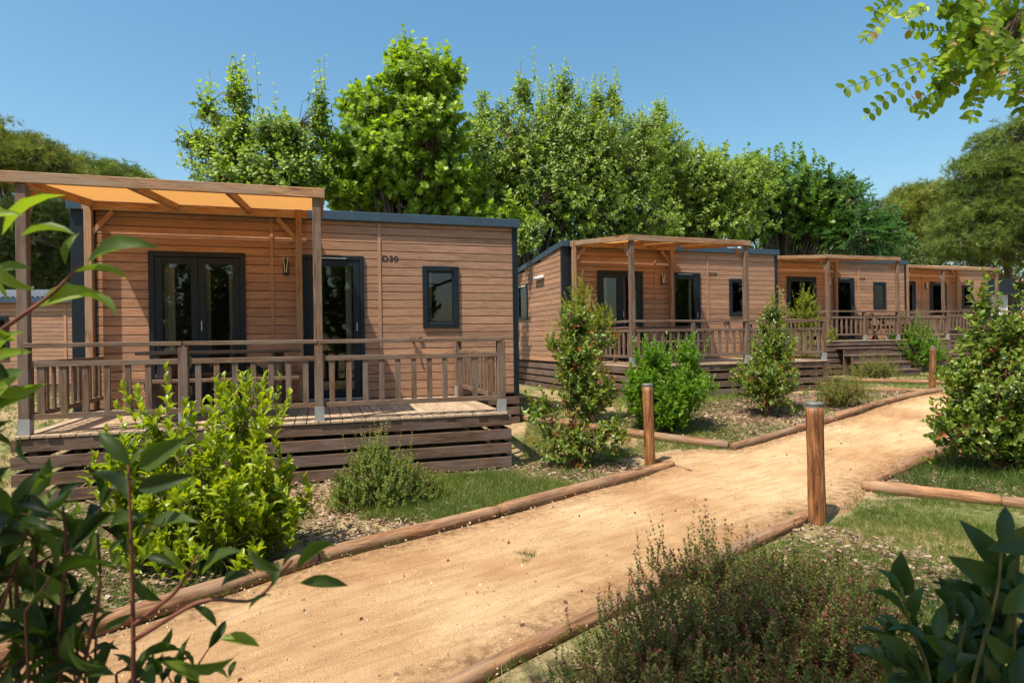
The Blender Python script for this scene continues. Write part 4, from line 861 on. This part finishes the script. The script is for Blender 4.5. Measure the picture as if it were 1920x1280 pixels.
tree('tallest tree, a dense bright plane tree above the first cabin roof', 760, 15.5,
     [WB(790, 165, 15.5, 75, 70, 1.1, 1.3), WB(800, 240, 15.5, 90, 75, 1.2, 1), WB(690, 200, 15.3, 60, 55, .8, .9), WB(700, 290, 15.2, 100, 80, 1.2, 1), WB(800, 340, 15.8, 120, 70, 1.3, .9), WB(650, 340, 15.2, 70, 60, 1, .8), WB(760, 120, 15.5, 35, 38, .5, 1), WB(840, 130, 15.5, 35, 35, .5, 1), WB(790, 400, 16, 190, 50, 1.2, .7)],
     3000, .36, 10, .16, .16, M['plane'], lob, up=.35, droop=.1, kind='plane_tree', spikes=30, sr=.12, stems=20)
mul = [(900, 330, 17.5, 60, 120), (1110, 280, 18.5, 80, 100), (1200, 280, 19.5, 60, 90), (960, 300, 18, 85, 130), (930, 400, 18, 90, 90), (1050, 260, 18.5, 85, 110), (1060, 370, 18, 130, 110), (1160, 330, 19, 95, 110), (1180, 410, 19, 110, 70), (980, 170, 18, 18, 45), (1060, 175, 18.5, 20, 40), (1120, 200, 19, 20, 45), (905, 220, 18, 20, 60), (1150, 190, 19, 16, 40), (985, 440, 15.3, 34, 40), (915, 470, 15.0, 45, 50), (935, 450, 16.2, 45, 50), (1010, 420, 15.5, 30, 30)]
tree('wide mulberry tree with many upright shoots over the gap between first and second cabins', 1000, 18,
     [WB(u, v, dd, a_, b_, 1.4 if a_ > 50 else .35, .9) for (u, v, dd, a_, b_) in mul], 4200, .5, 11, .145, .09, M['mulberry'], mid_, up=.3, droop=.45, spikes=50, sr=.12, stems=24)
tree('mulberry tree sloping down above the second cabin', 1280, 22,
     [WB(1240, 300, 21, 65, 90, 1.2, .9), WB(1330, 330, 22, 70, 65, 1.4, .9), WB(1400, 340, 23, 60, 60, 1.4, .9), WB(1290, 350, 22, 90, 90, 1.6, .9), WB(1370, 370, 23, 80, 80, 1.6, .9), WB(1300, 420, 22, 140, 50, 1.5, .8), WB(1235, 225, 21, 18, 35, .4, .6)],
     2800, .5, 11, .16, .1, M['mulberry'], mid_, up=.3, droop=.45, spikes=24, sr=.12, stems=20)
tree('dark rounded plane tree above the second and third cabins', 1470, 27,
     [WB(1470, 360, 27, 95, 75, 2, 1), WB(1560, 400, 27, 60, 70, 1.6, 1), WB(1540, 390, 27, 70, 70, 1.8, 1), WB(1420, 330, 26.5, 55, 45, 1.2, 1), WB(1480, 430, 27.5, 140, 45, 1.8, .9)],
     1600, .5, 10, .22, .2, M['planedark'], lob, up=.35, droop=.1, kind='plane_tree', sr=.14, spikes=20, stems=18)
# ailanthus with long feathery leaves
c = W(1610, 600, 26); r = empty('ailanthus_tree', (c[0], c[1], .33), 0, 'feathery-leaved tree between the dark plane tree and the pines', 'tree', 'broadleaf trees behind the cabins')
b0 = np.array([c[0], c[1], .33]); bl = [WB(1610, 430, 26, 70, 60, 1.4, 1), WB(1590, 370, 26, 40, 45, 1, 1), WB(1650, 440, 26, 50, 40, 1, 1), WB(1575, 345, 26, 28, 25, .5, 1)]
bl = [tuple(np.array(b_[:3])-b0)+b_[3:] for b_ in bl]; P, o, rr = blob_points(bl, 700, .5); Dd = unit(o+UP*.3+rng.normal(size=o.shape)*.3)
l2, d2, n2 = pinnate(P-Dd*.3, Dd, rng.uniform(.45, .8, len(P)), 9, .1, .04, .3); foliage('crown', far_, l2, d2, n2, .15, .05, M['ailanthus'], r)
mb = MB(); mb.tube([(0, 0, -.1), (.1, 0, 1.5), (0, 0, 3)], [.12, .1, .07], 8, False); hb_, _, _ = blob_points(bl, 16, .8); twigs(mb, np.tile([[0, 0, 2.8]], (16, 1)), hb_, .05, .02); nr = np.argmin(((P[:, None]-hb_[None])**2).sum(-1), 1); twigs(mb, hb_[nr], P, .015, .008); mb.build('trunk', M['bark'], r)
# pines: tufts of needles
def T_tuft(n=13):
    g_ = np.random.default_rng(3); V, F = [], []
    for k in range(n):
        th = k*2.4; el = g_.uniform(.15, 1.2); dd = np.array([math.sin(el), math.cos(th)*math.cos(el), math.sin(th)*math.cos(el)]); s_ = np.cross(dd, [.3, .5, .8]); s_ /= np.linalg.norm(s_); L_ = g_.uniform(.75, 1.1)
        V += [s_*.034, -s_*.034, dd*L_]; F.append((3*k, 3*k+1, 3*k+2))
    return np.array(V), [np.array(F)]
tuft = T_tuft()
def pine(label, base_px, depth, blobs, n, size, m, trunk_h, sr=.2, kind='pine_tree', up=.35, baseg=.33):
    c = W(base_px, 600, depth); b0 = np.array([c[0], c[1], baseg]); r = empty(kind, b0, 0, label, 'tree', 'pines around the site')
    bl = [tuple(np.array(b_[:3])-b0)+tuple(b_[3:]) for b_ in blobs]; n = int(n*1.7); nc = n//18; Pc, oc, rc = blob_points(bl, nc, .35); ix = rng.integers(0, nc, n); cs = size*2.1*rng.uniform(.6, 1.3, nc)
    o = unit(oc[ix]*.8+unit(rng.normal(size=(n, 3)))+UP*.25); P = Pc[ix]+o*(cs[ix]*rng.random(n)**.5)[:, None]*np.array([1, 1, .7]); rr = rc[ix]; Dd = unit(o+UP*up+rng.normal(size=o.shape)*.35)
    sz = size*rng.uniform(.7, 1.3, n); V, F, k = stamp(tuft, P, Dd, unit(rng.normal(size=P.shape)), sz, sz)
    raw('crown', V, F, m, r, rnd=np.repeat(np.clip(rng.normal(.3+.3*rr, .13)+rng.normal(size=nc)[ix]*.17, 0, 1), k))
    mb = MB(); mb.tube([(0, 0, -.1), (.15, 0, trunk_h*.5), (0, .1, trunk_h)], [sr, sr*.8, sr*.6], 9, False, .06); hb_, _, _ = blob_points(bl, 26, .8)
    twigs(mb, np.tile([[0, .1, trunk_h*.97]], (26, 1)), hb_, sr*.4, sr*.15); nr = np.argmin(((P[::6, None]-hb_[None])**2).sum(-1), 1); twigs(mb, hb_[nr], P[::6], sr*.08, sr*.04); mb.build('trunk', M['bark'], r)
    return r
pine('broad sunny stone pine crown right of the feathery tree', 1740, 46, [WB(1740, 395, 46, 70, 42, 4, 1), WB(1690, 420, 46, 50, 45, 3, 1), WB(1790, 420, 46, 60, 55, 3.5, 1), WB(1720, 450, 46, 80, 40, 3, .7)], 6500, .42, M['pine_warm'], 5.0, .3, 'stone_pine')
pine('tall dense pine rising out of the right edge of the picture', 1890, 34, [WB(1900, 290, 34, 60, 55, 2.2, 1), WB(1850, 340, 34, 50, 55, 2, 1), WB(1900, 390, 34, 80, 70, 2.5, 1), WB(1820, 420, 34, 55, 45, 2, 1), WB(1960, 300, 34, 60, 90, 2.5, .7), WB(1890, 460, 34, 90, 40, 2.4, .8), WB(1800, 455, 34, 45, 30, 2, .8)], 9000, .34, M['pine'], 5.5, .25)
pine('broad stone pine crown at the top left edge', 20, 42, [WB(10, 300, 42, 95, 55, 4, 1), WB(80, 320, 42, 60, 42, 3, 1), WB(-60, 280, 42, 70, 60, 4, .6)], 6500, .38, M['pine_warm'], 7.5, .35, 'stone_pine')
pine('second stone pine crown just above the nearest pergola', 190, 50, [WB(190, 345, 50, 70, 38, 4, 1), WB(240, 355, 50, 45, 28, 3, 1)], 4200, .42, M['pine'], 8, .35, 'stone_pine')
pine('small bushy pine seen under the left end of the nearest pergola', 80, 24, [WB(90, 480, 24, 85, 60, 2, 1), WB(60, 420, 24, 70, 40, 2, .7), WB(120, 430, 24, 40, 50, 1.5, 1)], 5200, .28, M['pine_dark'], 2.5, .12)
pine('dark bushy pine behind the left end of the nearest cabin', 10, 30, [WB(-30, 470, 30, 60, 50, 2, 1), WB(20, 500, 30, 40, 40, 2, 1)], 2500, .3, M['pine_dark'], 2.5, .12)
# low dark trees filling the view between the cabins
for (u, dd, ru, rv, v, lb) in ((1000, 24, 120, 90, 480, 'dark leafy hedge tree behind the gap right of the nearest cabin'), (1500, 34, 110, 45, 470, 'dark low tree above the third cabin roof'), (1640, 38, 100, 45, 480, 'dark low tree left of the far tiled roof'), (1790, 42, 60, 30, 520, 'dark low tree just over the farthest terrace'), (1880, 40, 90, 60, 520, 'dark low tree behind the pale shed')):
    tree(lb, u, dd, [WB(u, v, dd, ru, rv, 1.6, 1), WB(u+ru*.5, v+10, dd, ru*.6, rv*.8, 1.5, 1), WB(u-ru*.5, v+10, dd, ru*.6, rv*.8, 1.5, 1)], 620, .7, 9, .2, .13, M['darkleaf'], far_, kind='hedge_tree', sr=.1, droop=.2, trunk=1.0)

# ------------------------------------------------------------------ wood chips, grass and weeds
def scatter(n, xr, yr, keep=None):
    x = rng.uniform(*xr, n); y = rng.uniform(*yr, n)
    if keep is not None: k = keep(x, y); x, y = x[k], y[k]
    return x, y
def poly_in(x, y, poly):
    poly = np.array(poly); ins = np.zeros(len(x), bool); j = len(poly)-1
    for i_ in range(len(poly)):
        xi, yi, xj, yj = *poly[i_], *poly[j]; c_ = ((yi > y) != (yj > y)) & (x < (xj-xi)*(y-yi)/(yj-yi+1e-12)+xi); ins ^= c_; j = i_
    return ins
bed1 = [(-5.5, 1.2), (-2.72, 2.5), (-1.3, 4.2), (-.1, 5.3), (1.7, 7.0), (1.0, 7.6), (-.1, 7.2), (-4.6, 5.6), (-6, 3)]
bed2 = [(2.8, 8.05), (8.2, 12.1), (6.5, 12.6), (1.0, 9.6)]
bed3 = [(3.4, 5.95), (4.2, 5.4), (6.2, 4.6), (8, 8), (5.7, 7.9)]
bed4 = [(-.3, 2.3), (2.3, 4.85), (2.9, 4.4), (2.2, 2.3), (.4, 1.4)]
hn = lambda x, y, f, s_: vnoise(np.c_[x, y, 0*x], f, s_)
box_v = np.array([(x_, y_, z_) for x_ in (-.5, .5) for y_ in (-.5, .5) for z_ in (-.5, .5)]); box_v = box_v*np.array([1, 1, 1]); box_q = np.array([[0, 1, 3, 2], [4, 6, 7, 5], [0, 4, 5, 1], [2, 3, 7, 6], [0, 2, 6, 4], [1, 5, 7, 3]])
box_v[box_v[:, 0] > 0, 1] *= .6
def chips(n, xr, yr, poly, s0, s1, thr=.1, label=''):
    x, y = scatter(n, xr, yr, lambda a_, b_: poly_in(a_, b_, poly) & (hn(a_, b_, 1.9, 21) < thr+rng.normal(size=len(a_))*.16)); k = len(x)
    P = np.c_[x, y, G(x, y)+.0+rng.uniform(-.004, .016, k)]; D = unit(np.c_[rng.normal(size=(k, 2)), rng.normal(size=k)*.22]); U = unit(np.c_[rng.normal(size=(k, 2))*.3, np.ones(k)])
    L = rng.uniform(s0, s1, k); Wd = L*rng.uniform(.3, .7, k); D, Y_, Z_ = frames(D, U); th = rng.uniform(.003, .008, k)
    V = P[:, None]+D[:, None]*box_v[None, :, 0:1]*L[:, None, None]+Y_[:, None]*box_v[None, :, 1:2]*Wd[:, None, None]+Z_[:, None]*box_v[None, :, 2:3]*th[:, None, None]
    tag(raw('wood_chips', V.reshape(-1, 3), [(box_q[None]+(np.arange(k)*8)[:, None, None]).reshape(-1, 4)], M['chips'], rnd=np.repeat(rng.random(k), 8)), label, 'wood chips', kind='stuff')
chips(26000, (-5.5, 1.8), (1.2, 7.7), bed1, .012, .05, .25, 'pale wood chips in the bed below the nearest terrace')
chips(20000, (1, 8.2), (8, 12.6), bed2, .02, .06, .25, 'wood chips in the bed in front of the second cabin')
chips(8000, (3.3, 8), (4.5, 8), bed3, .015, .05, .1, 'wood chips under the big photinia at the right')
chips(7000, (-.3, 2.9), (1.4, 4.9), bed4, .012, .045, .1, 'wood chips around the dark foreground shrub')
def blades(n, x, y, h, wd, label, green=.5, name='grass'):
    k = len(x); P0 = np.c_[x, y, G(x, y)+(.012 if name == 'weeds' else -.01)]; per = 5
    P = np.repeat(P0, per, 0)+np.c_[rng.normal(size=(k*per, 2))*.012, np.zeros(k*per)]; D = unit(np.c_[rng.normal(size=(k*per, 2))*.55, np.ones(k*per)]); hh = np.repeat(h*rng.uniform(.5, 1.3, k), per)*rng.uniform(.6, 1.2, k*per)
    U = unit(np.c_[rng.normal(size=(k*per, 2)), np.full(k*per, .2)]); V, F, q = stamp(blade, P, D, U, hh, np.full(k*per, wd)); 
    gr = np.clip(np.repeat(green+.25*hn(x, y, 2.5, 31)+rng.normal(size=k)*.12, per)+rng.normal(size=k*per)*.1, 0, 1)
    tag(raw(name, V, F, M['grass'], rnd=np.repeat(gr, q)), label, 'grass', kind='stuff')
def notpath(a_, b_): return in_path(a_, b_) > .06
fp = [loc_pt(baseA, angA, s_, t_, 0)[:2] for s_, t_ in ((-.5, 2.3), (4.8, 2.3), (5.7, 0), (5.7, -4), (-.5, -4))]
# beds (patchy), strip against the terrace, lawns
x, y = scatter(26000, (-6, 2), (1, 8), lambda a_, b_: poly_in(a_, b_, bed1) & (hn(a_, b_, 1.9, 21) > .06+rng.normal(size=len(a_))*.16)); blades(0, x, y, .055, .0032, 'grass patches in the bed below the nearest terrace', .4)
x, y = scatter(14000, (-5, -1.7), (1.2, 5.4), lambda a_, b_: poly_in(a_, b_, bed1)); blades(0, x, y, .05, .003, 'grass around the big yellow green bush', .35)
x, y = scatter(13000, (-1.9, .8), (4.6, 7.2), lambda a_, b_: poly_in(a_, b_, bed1) & (((a_+.4)/1.0)**2+((b_-5.8)/.9)**2 < 1+.4*hn(a_, b_, 5, 3))); blades(0, x, y, .1, .0035, 'longer grass around the low shrub by the terrace', .45)
x, y = scatter(30000, (-.3, 4), (6.6, 12), lambda a_, b_: notpath(a_, b_) & ~poly_in(a_, b_, fp) & (hn(a_, b_, 2.3, 41) > -.15+rng.normal(size=len(a_))*.2)); blades(0, x, y, .05, .004, 'grass between the first and second cabins', .6)
x, y = scatter(30000, (2.5, 13), (8, 22), lambda a_, b_: notpath(a_, b_) & (hn(a_, b_, 1.9, 21) > .1+rng.normal(size=len(a_))*.2)); blades(0, x, y, .07, .007, 'grass in front of the second and third cabins', .5)
x, y = scatter(64000, (1.2, 7), (1.4, 6.1), lambda a_, b_: notpath(a_, b_) & ((b_ < 5.5) | (hn(a_, b_, 3, 8) > 0)) & (hn(a_, b_, 2.6, 51) > -.22+rng.normal(size=len(a_))*.15) & (b_ > 1.2)); blades(0, x, y, .042, .003, 'dry and green lawn at the right of the path', .42)
x, y = scatter(5000, (3.8, 7), (5.3, 7.8), lambda a_, b_: poly_in(a_, b_, bed3)); blades(0, x, y, .12, .004, 'long grass under the big photinia', .3)
x, y = scatter(9000, (-.4, 2.4), (1.2, 4.2), lambda a_, b_: poly_in(a_, b_, bed4)); blades(0, x, y, .05, .003, 'grass under the dark foreground shrub', .3)
x, y = scatter(14000, (-14, -4), (5, 18), lambda a_, b_: ~poly_in(a_, b_, fp)); blades(0, x, y, .07, .007, 'grass left of the nearest terrace', .55)
# sparse tufts along the logs and a few on the path
ex = np.concatenate([le[:, 0], re_[:, 0]]); ey = np.concatenate([le[:, 1], re_[:, 1]]); k = rng.integers(0, len(ex), 5000); x = ex[k]+rng.normal(size=5000)*.07; y = ey[k]+rng.normal(size=5000)*.07; kk = hn(x, y, 4, 61) > .1
blades(0, x[kk], y[kk], .045, .003, 'weeds sprouting along the path edges', .35, 'weeds')
tp_ = np.array([GP(*q_)[:2] for q_ in ((988, 1045), (994, 1050), (985, 1058), (980, 1044), (1000, 1046), (1482, 965), (1478, 968))]); tp_ = np.repeat(tp_, 9, 0)+rng.normal(size=(63, 2))*.018
blades(0, tp_[:, 0], tp_[:, 1], .045, .003, 'tiny green tufts growing out of the sand in mid path', .3, 'weeds')
# fallen bits on the sand
x, y = scatter(2600, (-4, 9), (.8, 12), lambda a_, b_: (in_path(a_, b_) < -.02) & (rng.random(len(a_)) < np.where(in_path(a_, b_) > -.35, 1, .25))); k = len(x)
P = np.c_[x, y, G(x, y)+.024+.012*vnoise(np.c_[x, y, 0*x], 3, 5)]; D = unit(np.c_[rng.normal(size=(k, 2)), rng.normal(size=k)*.1]); L = .005+.02*rng.random(k)**3
V, F, q = stamp((box_v, box_q), P, D, np.tile(UP, (k, 1)), L, L*.3); tag(raw('leaf_litter', V, F, M['chips'], rnd=np.repeat(.2+rng.random(k)*.6, q)), 'dry bits and twigs lying on the sandy path', 'litter', kind='stuff')

M['grit'] = rndmat('sandy_grit', [(0, (.2, .12, .07)), (.4, (.45, .3, .17)), (1, (.68, .52, .34))])
x, y = scatter(42000, (-3.2, 5.5), (1.0, 9.5), lambda a_, b_: (in_path(a_, b_) < -.01) & (hn(a_, b_, 1.4, 77) > -.3+rng.normal(size=len(a_))*.3)); k = len(x)
zz = G(x, y)+.0185+.012*vnoise(np.c_[x, y, 0*x], 3, 5)+.004*vnoise(np.c_[x, y, 0*x], 17, 6)
L = .003+.009*rng.random(k)**4; V, F, q = stamp((box_v, box_q), np.c_[x, y, zz], unit(np.c_[rng.normal(size=(k, 2)), rng.normal(size=k)*.4]), unit(rng.normal(size=(k, 3))*.5+UP), L, L*.8)
tag(raw('grit', V, F, M['grit'], rnd=np.repeat(rng.random(k), q)), 'coarse grit loose on the sandy path', 'grit', kind='stuff')
